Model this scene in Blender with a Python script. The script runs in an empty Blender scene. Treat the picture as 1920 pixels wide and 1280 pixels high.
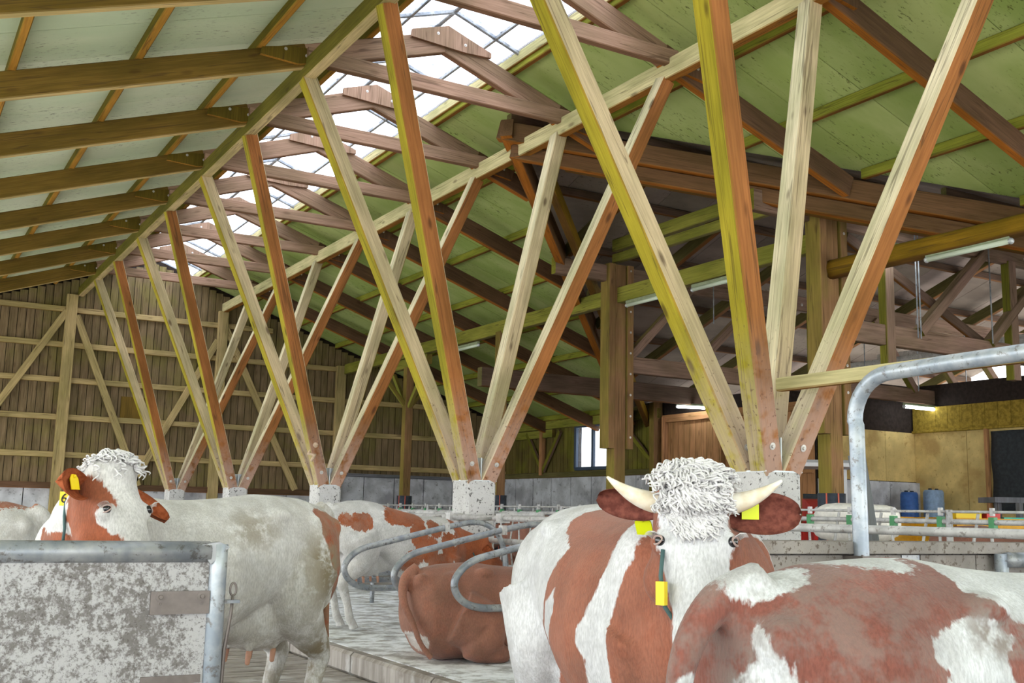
import bpy, bmesh, math, random
import numpy as np
from mathutils import Vector, Matrix, noise as mnoise

random.seed(7)
S = bpy.context.scene
COL = S.collection

# ------------------------------------------------------------------ camera
FPX, PITCH, YAW, ROLL, EYE = 2018.0, 0.1579, 0.5309, 0.022, 1.45
_F = Vector((math.sin(YAW)*math.cos(PITCH), math.cos(YAW)*math.cos(PITCH), math.sin(PITCH)))
_R0 = Vector((math.cos(YAW), -math.sin(YAW), 0)); _U0 = _R0.cross(_F)
_R = _R0*math.cos(ROLL)+_U0*math.sin(ROLL); _U = -_R0*math.sin(ROLL)+_U0*math.cos(ROLL)
cd = bpy.data.cameras.new('camera'); cd.sensor_fit = 'HORIZONTAL'; cd.sensor_width = 36
cd.lens = 36*FPX/1920; cd.clip_start = .05; cd.clip_end = 300
cam = bpy.data.objects.new('camera', cd); COL.objects.link(cam)
cam.matrix_world = Matrix(((_R.x, _U.x, -_F.x, 0), (_R.y, _U.y, -_F.y, 0), (_R.z, _U.z, -_F.z, EYE), (0, 0, 0, 1)))
S.camera = cam
cd.dof.use_dof = False

# ------------------------------------------------------------------ sky (bright overcast), exposure
W = bpy.data.worlds.new('overcast_sky'); S.world = W; W.use_nodes = True
bg = W.node_tree.nodes['Background']; bg.inputs[0].default_value = (.94, .97, 1, 1); bg.inputs[1].default_value = 2.2
S.view_settings.view_transform = 'Standard'; S.view_settings.look = 'None'
S.view_settings.exposure = 1.35; S.view_settings.gamma = 1.0; S.view_settings.use_curve_mapping = False
S.cycles.use_denoising = True
S.cycles.max_bounces = 6; S.cycles.diffuse_bounces = 4; S.cycles.glossy_bounces = 2; S.cycles.transparent_max_bounces = 8
S.cycles.use_light_tree = False
S.cycles.use_adaptive_sampling = True; S.cycles.adaptive_threshold = .03
S.cycles.sample_clamp_indirect = 6

# ------------------------------------------------------------------ helpers
def lin(c):
    c = [v/255 for v in c]
    return tuple((v/12.92 if v <= .04045 else ((v+.055)/1.055)**2.4) for v in c)+(1,)

WM = {}
def finish(o, M=None, par=None):
    M = M or Matrix.Identity(4)
    COL.objects.link(o)
    WM[o.name] = M.copy()
    if par is not None:
        o.parent = par; o.matrix_local = WM[par.name].inverted() @ M
    else:
        o.matrix_world = M
    return o
def empty(name, loc=(0, 0, 0)):
    o = bpy.data.objects.new(name, None); o.empty_display_size = .2
    return finish(o, Matrix.Translation(Vector(loc)))
def tag(o, label=None, cat=None, group=None, kind=None):
    if label: o['label'] = label
    if cat: o['category'] = cat
    if group: o['group'] = group
    if kind: o['kind'] = kind
    return o
class MB:
    """collects geometry, builds one mesh object"""
    def __init__(s): s.v = []; s.f = []; s.mi = []; s.cur = 0
    def add(s, vs, fs):
        b = len(s.v); s.v += [tuple(p) for p in vs]; s.f += [tuple(i+b for i in f) for f in fs]; s.mi += [s.cur]*len(fs)
        return s
    def box(s, a, b):
        (x0, y0, z0), (x1, y1, z1) = a, b
        return s.add([(x0,y0,z0),(x1,y0,z0),(x1,y1,z0),(x0,y1,z0),(x0,y0,z1),(x1,y0,z1),(x1,y1,z1),(x0,y1,z1)],
                     [(0,3,2,1),(4,5,6,7),(0,1,5,4),(1,2,6,5),(2,3,7,6),(3,0,4,7)])
    def prism(s, pts, off):
        """planar polygon extruded by vector off"""
        n = len(pts); off = Vector(off); A = [Vector(p) for p in pts]
        return s.add(A+[p+off for p in A], [tuple(range(n))[::-1], tuple(range(n, 2*n))]+[(i, (i+1) % n, n+(i+1) % n, n+i) for i in range(n)])
    def tube(s, path, r, n=10, cap=True):
        P = [Vector(p) for p in path]; rr = r if isinstance(r, (list, tuple)) else [r]*len(P)
        rings = []; ref = None
        for i, p in enumerate(P):
            d = (P[min(i+1, len(P)-1)]-P[max(i-1, 0)]).normalized()
            if ref is None:
                ref = Vector((0, 0, 1)) if abs(d.z) < .9 else Vector((1, 0, 0))
            a = ref-d*ref.dot(d); a.normalize(); b = d.cross(a); ref = a
            rings.append([p+(a*math.cos(2*math.pi*k/n)+b*math.sin(2*math.pi*k/n))*rr[i] for k in range(n)])
        vs = [v for R_ in rings for v in R_]; fs = []
        for i in range(len(P)-1):
            for k in range(n):
                fs.append((i*n+k, i*n+(k+1) % n, (i+1)*n+(k+1) % n, (i+1)*n+k))
        if cap:
            fs.append(tuple(range(n))[::-1]); fs.append(tuple((len(P)-1)*n+k for k in range(n)))
        return s.add(vs, fs)
    def lathe(s, prof, n=16, c=(0, 0, 0)):
        vs = []; fs = []
        for r, z in prof:
            vs += [(c[0]+r*math.cos(2*math.pi*k/n), c[1]+r*math.sin(2*math.pi*k/n), c[2]+z) for k in range(n)]
        for i in range(len(prof)-1):
            for k in range(n): fs.append((i*n+k, i*n+(k+1) % n, (i+1)*n+(k+1) % n, (i+1)*n+k))
        fs.append(tuple(range(n))[::-1]); fs.append(tuple((len(prof)-1)*n+k for k in range(n)))
        return s.add(vs, fs)
    def ball(s, c, r, n=12, m=8):
        r = r if isinstance(r, (list, tuple)) else (r, r, r)
        prof = [(math.sin(math.pi*i/m), -math.cos(math.pi*i/m)) for i in range(m+1)]
        vs = []; fs = []
        for a, z in prof:
            a = max(a, .001)
            vs += [(c[0]+r[0]*a*math.cos(2*math.pi*k/n), c[1]+r[1]*a*math.sin(2*math.pi*k/n), c[2]+r[2]*z) for k in range(n)]
        for i in range(m):
            for k in range(n): fs.append((i*n+k, i*n+(k+1) % n, (i+1)*n+(k+1) % n, (i+1)*n+k))
        return s.add(vs, fs)
    def mesh(s, name, mats, smooth=False):
        me = bpy.data.meshes.new(name); me.from_pydata(s.v, [], s.f)
        for m in (mats if isinstance(mats, (list, tuple)) else [mats]): me.materials.append(m)
        me.polygons.foreach_set('material_index', s.mi)
        if smooth: me.polygons.foreach_set('use_smooth', [True]*len(s.f))
        me.update(); return me
    def build(s, name, mats, par=None, M=None, smooth=False):
        return finish(bpy.data.objects.new(name, s.mesh(name, mats, smooth)), M, par)

def frame(p, q, up=(0, 0, 1)):
    p = Vector(p); q = Vector(q); d = (q-p).normalized(); side = d.cross(Vector(up)).normalized(); u = side.cross(d)
    x = -side
    return Matrix(((x.x, u.x, d.x, p.x), (x.y, u.y, d.y, p.y), (x.z, u.z, d.z, p.z), (0, 0, 0, 1))), (q-p).length
def beam(name, p, q, w, h, mat, par=None, up=(0, 0, 1), ch=.012, cut0=0, cut1=0):
    """square timber from p to q along its own local z, edges chamfered; cut: slope of the end planes along the height"""
    M, L = frame(p, q, up)
    a, b = w/2, h/2; c = min(ch, a*.4, b*.4)
    sec = [(-a+c, -b), (a-c, -b), (a, -b+c), (a, b-c), (a-c, b), (-a+c, b), (-a, b-c), (-a, -b+c)]
    vs = [(x, y, cut0*y) for x, y in sec]+[(x, y, L+cut1*y) for x, y in sec]
    fs = [(i, (i+1) % 8, 8+(i+1) % 8, 8+i) for i in range(8)]+[tuple(range(8))[::-1], tuple(range(8, 16))]
    return MB().add(vs, fs).build(name, mat, par, M)
def log(name, p, q, r, mat, par=None):
    M, L = frame(p, q)
    n = 7
    return MB().tube([(.01*math.sin(i*2.1), .008*math.cos(i*1.7), L*i/n) for i in range(n+1)], [r*(1+.03*math.sin(i*1.9)) for i in range(n+1)], 14).build(name, mat, par, M, True)
_bolt = {}
def bolt(p, d, par, mat, r=.022):
    """round washer and hexagon head at p facing d"""
    if mat.name not in _bolt:
        _bolt[mat.name] = MB().lathe([(1, 0), (1, .12), (.55, .14)], 12).lathe([(.5, .14), (.5, .55), (.4, .6)], 6).mesh('bolt', mat)
    M, _ = frame(p, Vector(p)+Vector(d), (0, 0, 1) if abs(d[2]) < .9 else (1, 0, 0))
    return finish(bpy.data.objects.new('bolt', _bolt[mat.name]), M @ Matrix.Scale(r, 4), par)

# ------------------------------------------------------------------ materials
class NT:
    def __init__(s, name, rough=.8, spec=.2):
        s.m = bpy.data.materials.new(name); s.m.use_nodes = True; s.t = s.m.node_tree
        s.b = s.t.nodes['Principled BSDF']; s.b.inputs['Roughness'].default_value = rough
        s.b.inputs['Specular IOR Level'].default_value = spec
    def set(s, sock, v):
        if isinstance(v, bpy.types.NodeSocket): s.t.links.new(v, sock)
        else: sock.default_value = v
    def n(s, typ, out=0, props=None, **kw):
        nd = s.t.nodes.new('ShaderNode'+typ)
        for k, v in (props or {}).items(): setattr(nd, k, v)
        for k, v in kw.items():
            k = int(k[1:]) if k[0] == 'i' and k[1:].isdigit() else k.replace('_', ' ')
            s.set(nd.inputs[k], v)
        return nd.outputs[out]
    def math(s, op, a, b=0.0, clamp=False): return s.n('Math', props={'operation': op, 'use_clamp': clamp}, i0=a, i1=b)
    def ramp(s, v, a, b, lo=0.0, hi=1.0):
        return s.n('MapRange', props={'interpolation_type': 'SMOOTHSTEP'}, i0=v, i1=a, i2=b, i3=lo, i4=hi)
    def mix(s, f, a, b, mode='MIX'): return s.n('Mix', 2, {'data_type': 'RGBA', 'blend_type': mode, 'clamp_factor': True}, i0=f, i6=a, i7=b)
    def noise(s, vec, scale, detail=4, rough=.55, out=0):
        return s.n('TexNoise', out, Vector=vec, Scale=scale, Detail=detail, Roughness=rough)
    def coord(s, which='Object'): return s.n('TexCoord', {'Generated': 0, 'Normal': 1, 'UV': 2, 'Object': 3}[which])
    def scale(s, v, sc): return s.n('VectorMath', props={'operation': 'MULTIPLY'}, i0=v, i1=sc)
    def addv(s, a, b): return s.n('VectorMath', props={'operation': 'ADD'}, i0=a, i1=b)
    def rnd(s): return s.n('ObjectInfo', 5)
    def pos(s): return s.n('NewGeometry', 0)
    def bump(s, h, strength=.3, dist=.01):
        s.set(s.b.inputs['Normal'], s.n('Bump', Strength=strength, Distance=dist, Height=h))
    def col(s, c): s.set(s.b.inputs['Base Color'], c); return s

def gray(v): return (v, v, v, 1)
def wood(name, xd, xu, yd, yu, dn, up, lime=0, knots=.7, grain=1.0, moss=0):
    """weathered timber: dust and algae tones by face direction, with lit and shaded faces painted in"""
    t = NT(name, .85, .15)
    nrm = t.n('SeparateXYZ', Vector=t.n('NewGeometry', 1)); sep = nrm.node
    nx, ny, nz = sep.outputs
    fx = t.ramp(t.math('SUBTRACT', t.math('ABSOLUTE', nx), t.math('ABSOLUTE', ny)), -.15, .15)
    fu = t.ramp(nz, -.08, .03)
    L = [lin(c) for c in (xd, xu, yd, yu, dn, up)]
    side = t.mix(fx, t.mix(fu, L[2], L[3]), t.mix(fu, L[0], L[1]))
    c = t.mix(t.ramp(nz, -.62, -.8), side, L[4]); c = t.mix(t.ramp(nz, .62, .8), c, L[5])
    r = t.rnd(); ob = t.addv(t.coord(), t.n('CombineXYZ', X=t.math('MULTIPLY', r, 37.), Y=t.math('MULTIPLY', r, 11.), Z=t.math('MULTIPLY', r, 53.)))
    g = t.noise(t.scale(ob, (42, 42, 2.2)), 1, 3, .62)
    c = t.mix(1, c, t.n('CombineColor', i0=t.ramp(g, .25, .8, 1-.20*grain, 1+.16*grain), i1=t.ramp(g, .25, .8, 1-.22*grain, 1+.16*grain), i2=t.ramp(g, .25, .8, 1-.24*grain, 1+.15*grain)), 'MULTIPLY')
    bl = t.noise(t.scale(ob, (3, 3, .9)), 1, 2)
    c = t.mix(1, c, t.n('CombineColor', i0=t.ramp(bl, .3, .7, .78, 1.2), i1=t.ramp(bl, .3, .7, .80, 1.16), i2=t.ramp(bl, .3, .7, .74, 1.2)), 'MULTIPLY')
    if moss:
        mm = t.noise(t.pos(), 1.1, 4)
        c = t.mix(t.math('MULTIPLY', t.ramp(mm, .45, .66), moss), c, lin((128, 132, 30)))
    if knots:
        k = t.n('TexVoronoi', 0, {'feature': 'F1'}, Vector=t.scale(ob, (4.2, 4.2, 1.5)), Scale=1., Randomness=1.)
        c = t.mix(t.math('MULTIPLY', t.ramp(k, .17, .05), knots), c, lin((62, 38, 22)))
    cr = t.noise(t.scale(ob, (9, 9, .22)), 1, 2)
    crm = t.ramp(t.math('ABSOLUTE', t.math('SUBTRACT', cr, .5)), .012, .003)
    c = t.mix(t.math('MULTIPLY', crm, .5), c, lin((66, 48, 32)))
    if lime:
        z = t.n('SeparateXYZ', Vector=t.pos()).node.outputs[2]
        f = t.math('MULTIPLY', t.ramp(z, 3.1, 1.85), t.ramp(t.noise(t.pos(), 7, 3), .25, .55))
        c = t.mix(t.math('MULTIPLY', f, lime), c, lin((196, 174, 164)))
        sp = t.noise(t.pos(), 26, 3)
        c = t.mix(t.math('MULTIPLY', t.ramp(sp, .62, .7), t.math('MULTIPLY', t.ramp(z, 3.6, 2.2), .7)), c, lin((95, 70, 60)))
    t.col(c)
    return t.m

M_ = {}
M_['leg'] = wood('strut_timber', (156, 144, 42), (204, 195, 160), (150, 98, 54), (184, 168, 132), (150, 110, 60), (205, 195, 160), lime=.5)  # turned-up sides kept apart in tone, a painted lit and shaded pair
M_['purl_l'] = wood('purlin_timber_mossy', (104, 98, 30), (98, 92, 30), (100, 88, 36), (100, 88, 36), (190, 170, 122), (150, 130, 80), knots=.5)  # paler underside: light from the ground painted into the colour
M_['purl_r'] = wood('purlin_timber_dusty_lit', (190, 182, 132), (192, 184, 138), (160, 116, 60), (170, 152, 100), (150, 100, 40), (190, 180, 130), knots=.5)  # cream side face also carries light from the open side in its colour
M_['raft_l'] = wood('rafter_timber_olive', (112, 92, 38), (112, 92, 38), (114, 90, 36), (112, 90, 38), (206, 180, 122), (110, 95, 45), knots=.4)  # underside colour raised to make up for its shade
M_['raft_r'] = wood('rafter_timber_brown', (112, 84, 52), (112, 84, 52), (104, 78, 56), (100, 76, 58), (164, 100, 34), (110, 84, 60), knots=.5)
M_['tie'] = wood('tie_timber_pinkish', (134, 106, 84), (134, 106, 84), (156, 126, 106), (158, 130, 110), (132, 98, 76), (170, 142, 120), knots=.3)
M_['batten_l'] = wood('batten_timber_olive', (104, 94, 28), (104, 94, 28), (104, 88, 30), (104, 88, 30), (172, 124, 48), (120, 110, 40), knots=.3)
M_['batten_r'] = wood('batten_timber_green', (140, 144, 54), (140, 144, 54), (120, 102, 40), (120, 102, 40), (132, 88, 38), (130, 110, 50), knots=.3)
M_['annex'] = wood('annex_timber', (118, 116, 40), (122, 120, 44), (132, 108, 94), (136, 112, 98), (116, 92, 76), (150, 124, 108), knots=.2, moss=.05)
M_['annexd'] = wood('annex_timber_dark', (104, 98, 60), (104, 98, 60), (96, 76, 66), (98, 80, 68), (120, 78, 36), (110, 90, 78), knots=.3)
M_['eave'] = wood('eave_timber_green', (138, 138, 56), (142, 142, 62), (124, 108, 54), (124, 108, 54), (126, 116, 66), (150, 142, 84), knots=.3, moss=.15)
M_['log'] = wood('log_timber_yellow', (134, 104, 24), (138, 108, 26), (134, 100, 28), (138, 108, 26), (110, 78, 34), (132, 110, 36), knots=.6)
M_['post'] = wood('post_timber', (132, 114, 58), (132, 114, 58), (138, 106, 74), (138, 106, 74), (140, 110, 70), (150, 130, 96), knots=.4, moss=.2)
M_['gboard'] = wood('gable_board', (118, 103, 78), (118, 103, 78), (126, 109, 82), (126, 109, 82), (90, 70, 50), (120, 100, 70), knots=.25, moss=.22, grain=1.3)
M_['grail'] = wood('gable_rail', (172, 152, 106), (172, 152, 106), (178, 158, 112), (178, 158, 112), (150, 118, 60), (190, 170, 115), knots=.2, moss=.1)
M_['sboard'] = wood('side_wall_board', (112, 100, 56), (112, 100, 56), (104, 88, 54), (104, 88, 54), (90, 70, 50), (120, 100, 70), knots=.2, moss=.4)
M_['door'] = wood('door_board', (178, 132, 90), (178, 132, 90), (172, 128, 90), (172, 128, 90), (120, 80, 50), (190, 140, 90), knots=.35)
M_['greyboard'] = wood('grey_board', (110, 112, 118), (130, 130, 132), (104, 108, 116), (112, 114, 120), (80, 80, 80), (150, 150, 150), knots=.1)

def concrete(name, base, speck, scale=16, thr=.6, big=(.8, 1.15), rough=.85, stain=None):
    t = NT(name, rough, .2); p = t.pos()
    bg_ = t.ramp(t.noise(p, 2.2, 4), .3, .7, *big)
    c = t.mix(1, lin(base), t.n('CombineColor', i0=bg_, i1=bg_, i2=bg_), 'MULTIPLY')
    if stain: c = t.mix(t.ramp(t.noise(p, 1.3, 5), .48, .68), c, lin(stain))
    s1 = t.noise(p, scale, 5, .65)
    c = t.mix(t.ramp(s1, thr, thr+.06), c, lin(speck))
    s2 = t.noise(p, scale*3.1, 3)
    c = t.mix(t.math('MULTIPLY', t.ramp(s2, .62, .7), .6), c, lin(speck))
    t.col(c); t.bump(s1, .4, .01); return t.m
M_['pier'] = concrete('pier_concrete', (204, 202, 200), (92, 88, 86), 28, .575, (.86, 1.04))
def gate_mat():
    t = NT('dirty_sheet', .7, .2); ps = t.pos()
    n1 = t.noise(ps, 30, 6, .78); n2 = t.noise(ps, 3.0, 5, .6)
    c = t.mix(t.ramp(t.math('ADD', n1, t.math('MULTIPLY', t.math('SUBTRACT', n2, .5), .5)), .44, .60), lin((178, 177, 178)), lin((116, 112, 110)))
    c = t.mix(t.math('MULTIPLY', t.ramp(t.noise(ps, 90, 4, .7), .55, .65), .7), c, lin((84, 78, 74)))
    t.col(c); t.bump(n1, .4, .01); return t.m
M_['gate'] = gate_mat()
M_['wallc'] = concrete('trough_concrete', (148, 142, 136), (104, 94, 86), 26, .56, (.7, 1.15), .85, (138, 122, 108))
M_['block'] = concrete('wall_block', (206, 208, 213), (150, 150, 153), 5, .6, (.75, 1.12), .9, (158, 158, 163))
M_['plaster'] = concrete('ochre_panel', (216, 190, 126), (180, 150, 92), 5, .6, (.8, 1.12), .9, (180, 150, 94))

def floor_mat():
    t = NT('alley_floor', .55, .35); p = t.pos()
    g = t.noise(t.scale(p, (3, 11, 1)), 1, 6, .65)
    c = t.mix(t.ramp(g, .35, .65), lin((126, 118, 110)), lin((164, 156, 149)))
    lime = t.noise(p, 1.6, 6, .6)
    c = t.mix(t.math('MULTIPLY', t.ramp(lime, .55, .66), .5), c, lin((214, 214, 214)))
    c = t.mix(t.math('MULTIPLY', t.ramp(t.noise(p, 3.1, 5), .56, .66), .7), c, lin((112, 102, 92)))
    t.col(c); t.bump(g, .4, .02); return t.m
M_['floor'] = floor_mat()
def lime_mat():
    t = NT('limed_bedding', .8, .2); p = t.pos()
    c = t.mix(t.ramp(t.noise(t.scale(p, (4, 5, 4)), 1, 7, .68), .38, .58), lin((168, 166, 164)), lin((240, 242, 245)))
    c = t.mix(t.math('MULTIPLY', t.ramp(t.noise(p, 4, 5), .6, .68), .7), c, lin((140, 128, 112)))
    t.col(c); t.bump(t.noise(p, 9, 5), .4, .02); return t.m
M_['lime'] = lime_mat()
def yard_mat():
    t = NT('yard_ground', .9, .1); p = t.pos()
    t.col(t.mix(t.ramp(t.noise(p, .4, 5), .35, .65), lin((214, 212, 205)), lin((232, 230, 224)))); return t.m
M_['yard'] = yard_mat()
def panel_mat(name, a, b, speck, amt):
    t = NT(name, .9, .1); r = t.rnd(); p = t.pos()
    ob = t.coord()
    c = t.mix(t.ramp(t.noise(t.scale(p, (.5, 1.2, .5)), 1, 4), .35, .65), lin(a), lin(b))
    c = t.mix(1, c, t.n('CombineColor', i0=t.ramp(r, 0., 1., .9, 1.08), i1=t.ramp(r, 0., 1., .92, 1.06), i2=t.ramp(r, 0., 1., .88, 1.1)), 'MULTIPLY')
    s = t.noise(t.scale(p, (9, 26, 9)), 1, 5, .7)
    z = t.noise(t.scale(p, (.8, 1.3, .8)), 1, 3)
    c = t.mix(t.math('MULTIPLY', t.ramp(s, .56, .66), t.math('MULTIPLY', t.ramp(z, .4, .62), amt)), c, lin(speck))
    t.col(c); t.bump(s, .15, .01); return t.m
M_['pan_l'] = panel_mat('roof_sheet_mint', (214, 226, 192), (228, 234, 204), (120, 116, 90), .8)
M_['pan_r'] = panel_mat('roof_sheet_green', (158, 176, 98), (184, 196, 126), (92, 94, 50), .95)
M_['pan_a'] = panel_mat('roof_sheet_grey', (126, 112, 104), (150, 136, 126), (84, 72, 64), .8)

def plain(name, c, rough=.6, metal=0., spec=.3, var=0., emis=0):
    t = NT(name, rough, spec); t.b.inputs['Metallic'].default_value = metal
    if var:
        p = t.pos(); f = t.noise(p, 14, 5)
        t.col(t.mix(1, lin(c), t.n('CombineColor', i0=t.ramp(f, .3, .7, 1-var, 1+var), i1=t.ramp(f, .3, .7, 1-var, 1+var), i2=t.ramp(f, .3, .7, 1-var, 1+var)), 'MULTIPLY'))
    else: t.b.inputs['Base Color'].default_value = lin(c)
    if emis:
        t.b.inputs['Emission Color'].default_value = lin(c); t.b.inputs['Emission Strength'].default_value = emis
    return t.m
def galv(name, a, b, dirt, metal=.35, rough=.42):
    t = NT(name, rough, .5); t.b.inputs['Metallic'].default_value = metal; p = t.pos()
    c = t.mix(t.ramp(t.noise(p, 9, 6), .35, .65), lin(a), lin(b))
    c = t.mix(t.math('MULTIPLY', t.ramp(t.noise(p, 24, 5, .7), .55, .66), .8), c, lin(dirt))
    t.col(c); return t.m
M_['galv'] = galv('galvanised_steel', (150, 160, 172), (186, 192, 198), (116, 112, 108))
M_['galvd'] = galv('galvanised_steel_dull', (128, 134, 142), (164, 166, 168), (92, 86, 82))
M_['rail'] = galv('rail_steel_limed', (168, 166, 164), (196, 194, 192), (124, 116, 110), .2, .5)
M_['steel'] = plain('dark_steel', (120, 112, 108), .5, .5, .5, .15)
M_['plate'] = plain('steel_plate', (200, 206, 210), .45, .4, .5, .1)
M_['boltm'] = plain('bolt_steel', (200, 196, 190), .4, .5, .5)
M_['sleeve'] = plain('black_plastic_sleeve', (62, 68, 78), .45, 0, .4, .25)
M_['stripe'] = plain('orange_stripe', (196, 96, 76), .6)
M_['black'] = plain('black_tarpaulin', (46, 50, 54), .7, 0, .3, .25)
M_['dark'] = plain('dark_void_board', (52, 44, 40), .9, 0, .1, .2)
M_['white'] = plain('white_paint', (226, 228, 230), .5, 0, .4, .05)
M_['red'] = plain('red_paint', (206, 48, 40), .4, 0, .5, .1)
M_['orange'] = plain('orange_lens', (236, 96, 40), .3, 0, .5)
M_['tyre'] = plain('tyre_rubber', (52, 50, 50), .85)
M_['blue'] = plain('blue_plastic', (52, 96, 164), .5, 0, .4, .15)
M_['paleblue'] = plain('pale_blue_plastic', (140, 166, 196), .5, 0, .4, .15)
M_['yellow'] = plain('yellow_plastic', (238, 208, 40), .45, 0, .4)
M_['teal'] = plain('teal_plastic', (40, 176, 158), .45, 0, .4, .1)
M_['amber'] = plain('amber_paint', (216, 160, 30), .5, 0, .4, .1)
M_['green'] = plain('green_plastic', (70, 140, 90), .5, 0, .4, .1)
M_['lampon'] = plain('fluorescent_tube_lit', (236, 246, 255), .4, 0, .3, 0, 9)
M_['lampoff'] = plain('fluorescent_cover', (214, 226, 206), .35, 0, .5)
M_['lamphouse'] = plain('lamp_housing', (150, 160, 130), .5, 0, .4, .1)
M_['ymould'] = plain('yellow_stained_board', (146, 122, 48), .85, 0, .1, .3)
def glass_mat(name, c, tr=.85, dirt=.5):
    t = NT(name, .1, .5); p = t.pos()
    tb = t.t.nodes.new('ShaderNodeBsdfTransparent'); tb.inputs[0].default_value = lin(c)
    dif = t.t.nodes.new('ShaderNodeBsdfTranslucent'); dif.inputs[0].default_value = lin((150, 154, 162))
    mx = t.t.nodes.new('ShaderNodeMixShader'); d = t.noise(p, 3.2, 3, .7); d2 = t.noise(p, 17, 2)
    f = t.math('ADD', t.math('MULTIPLY', t.math('MULTIPLY', t.ramp(d, .45, .68), t.ramp(d2, .35, .6)), dirt), 1-tr, True)
    t.t.links.new(f, mx.inputs[0]); t.t.links.new(tb.outputs[0], mx.inputs[1]); t.t.links.new(dif.outputs[0], mx.inputs[2])
    t.t.links.new(mx.outputs[0], t.t.nodes['Material Output'].inputs[0]); return t.m
M_['glass'] = glass_mat('skylight_glass', (244, 247, 252), .93, .85)
M_['wglass'] = glass_mat('window_glass', (248, 250, 252), .97, .1)

# ------------------------------------------------------------------ setting: floors
X0, Y0, SL = 6.31, 6.58, .345
GY, SX = 30.45, 17.7                       # gable wall plane, side wall plane
def zr(x): return 7.77-SL*abs(x-X0)         # underside of the rafters
tag(MB().box((-60, -60, -.3), (60, 60, -.02)).build('ground', M_['yard']), kind='structure')
fl = tag(MB().box((-1.2, -6, -.02), (SX, GY, 0)).build('floor', M_['floor']), kind='structure')
# raised cubicle bed with its kerb, beside the alley
bed = MB(); bed.prism([(3.95, 6.0, 0), (7.4, 6.0, 0), (7.4, 28.5, 0), (3.95, 28.5, 0)], (0, 0, .2))
tag(bed.build('floor_cubicle_bed', M_['lime']), kind='structure')
for k in range(14):                           # kerb stones along the bed edge
    beam('kerb_stone', (3.88, 6.0+k*1.6, .1), (3.88, 7.58+k*1.6, .1), .14, .2, M_['floor'], bpy.data.objects['floor_cubicle_bed'], ch=.03)
# slats with slots in the alley floor
for k in range(22):
    for j in range(2):
        MB().box((1.25+j*1.28, 5.6+k*.27, 0), (2.5+j*1.28, 5.84+k*.27, .018)).build('floor_slat', M_['floor'], fl)

# ------------------------------------------------------------------ setting: roof
YA, YB = -16.0, GY+.15  # unseen roof length behind the camera, set to block light on the front
RX0, RY0 = 8.05, 13.95                       # where the cross roof ridge meets the main slope
XE = 17.95
def xend(y): return min(XE, RX0+abs(y-RY0)) # valley
ZP = 8.25                                    # underside of sheets above ridge
def zs(x): return ZP-SL*abs(x-X0)
def za(y): return zs(RX0)-SL*abs(y-RY0)
EL = -5.3  # unseen left eave, carried out to lower the light on the front
# outer covering + individual sheets underneath
m = MB(); T = .07
m.prism([(EL, YA, zs(EL)+T), (X0-1.04, YA, zs(X0-1.04)+T), (X0-1.04, YB, zs(X0-1.04)+T), (EL, YB, zs(EL)+T)], (0, 0, .03))
roofL = tag(m.build('ceiling_main_left', M_['steel']), kind='structure')
def rpoly(y0, y1, z):
    pts = [(X0+1.04, y0), (xend(y0), y0)]
    for b in (RY0-(XE-RX0), RY0, RY0+(XE-RX0)):
        if y0 < b < y1: pts.append((xend(b), b))
    pts += [(xend(y1), y1), (X0+1.04, y1)]
    return [(x, y, zs(x)+z) for x, y in pts]
m = MB(); m.prism(rpoly(YA, RY0, T), (0, 0, .03)); m.prism(rpoly(RY0, YB, T), (0, 0, .03))
roofR = tag(m.build('ceiling_main_right', M_['steel']), kind='structure')
y = YA
while y < YB-.1:
    y1 = min(y+1.0, YB)
    MB().prism([(EL, y+.006, zs(EL)), (X0-1.06, y+.006, zs(X0-1.06)), (X0-1.06, y1-.006, zs(X0-1.06)), (EL, y1-.006, zs(EL))], (0, 0, .05)).build('roof_sheet', M_['pan_l'], roofL)
    MB().prism(rpoly(y+.006, y1-.006, 0), (0, 0, .05)).build('roof_sheet', M_['pan_r'], roofR)
    y = y1
XQ = 27.0
def ypoly(x0, x1, s, z):
    far = lambda x: RY0+s*min(x-RX0, XE-RX0)
    pts = [(x0, RY0), (x1, RY0), (x1, far(x1))]
    if x0 < XE < x1: pts.append((XE, far(XE)))
    pts.append((x0, far(x0)))
    if s > 0: pts = pts[::-1]
    return [(a, b, za(b)+z) for a, b in pts][::-1]
for s, nm in ((-1, 'near'), (1, 'far')):
    rf = tag(MB().prism(ypoly(RX0+.02, XQ, s, T), (0, 0, .03)).build('ceiling_annex_'+nm, M_['steel']), kind='structure')
    x = RX0+.05
    while x < XQ-.1:
        MB().prism(ypoly(x+.006, x+.994, s, 0), (0, 0, .05)).build('roof_sheet', M_['pan_a'], rf)
        x += 1.0
# skylight along the ridge
sky = empty('window_ridge_skylight', (X0, 12, 8.3)); tag(sky, kind='structure')
y = YA
while y < YB-.1:
    y1 = min(y+1.9, YB)
    for s in (-1, 1):
        for a, b in ((.03, .64), (.68, 1.04)):
            MB().prism([(X0+s*a, y+.03, zs(X0+a)+.03), (X0+s*b, y+.03, zs(X0+b)+.03), (X0+s*b, y1-.03, zs(X0+b)+.03), (X0+s*a, y1-.03, zs(X0+a)+.03)], (0, 0, .008)).build('pane', M_['glass'], sky)
        beam('glazing_bar', (X0, y1, zs(X0)+.02), (X0+s*1.06, y1, zs(X0+1.06)+.02), .05, .06, M_['galvd'], sky)
    y = y1
for s in (-1, 1):
    beam('glazing_bar', (X0+s*.66, YA, zs(X0+.66)+.02), (X0+s*.66, YB, zs(X0+.66)+.02), .045, .06, M_['galvd'], sky)
    beam('skylight_kerb', (X0+s*1.05, YA, zs(X0+1.05)-.02), (X0+s*1.05, YB, zs(X0+1.05)-.02), .05, .16, M_['purl_r'], sky)
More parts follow.
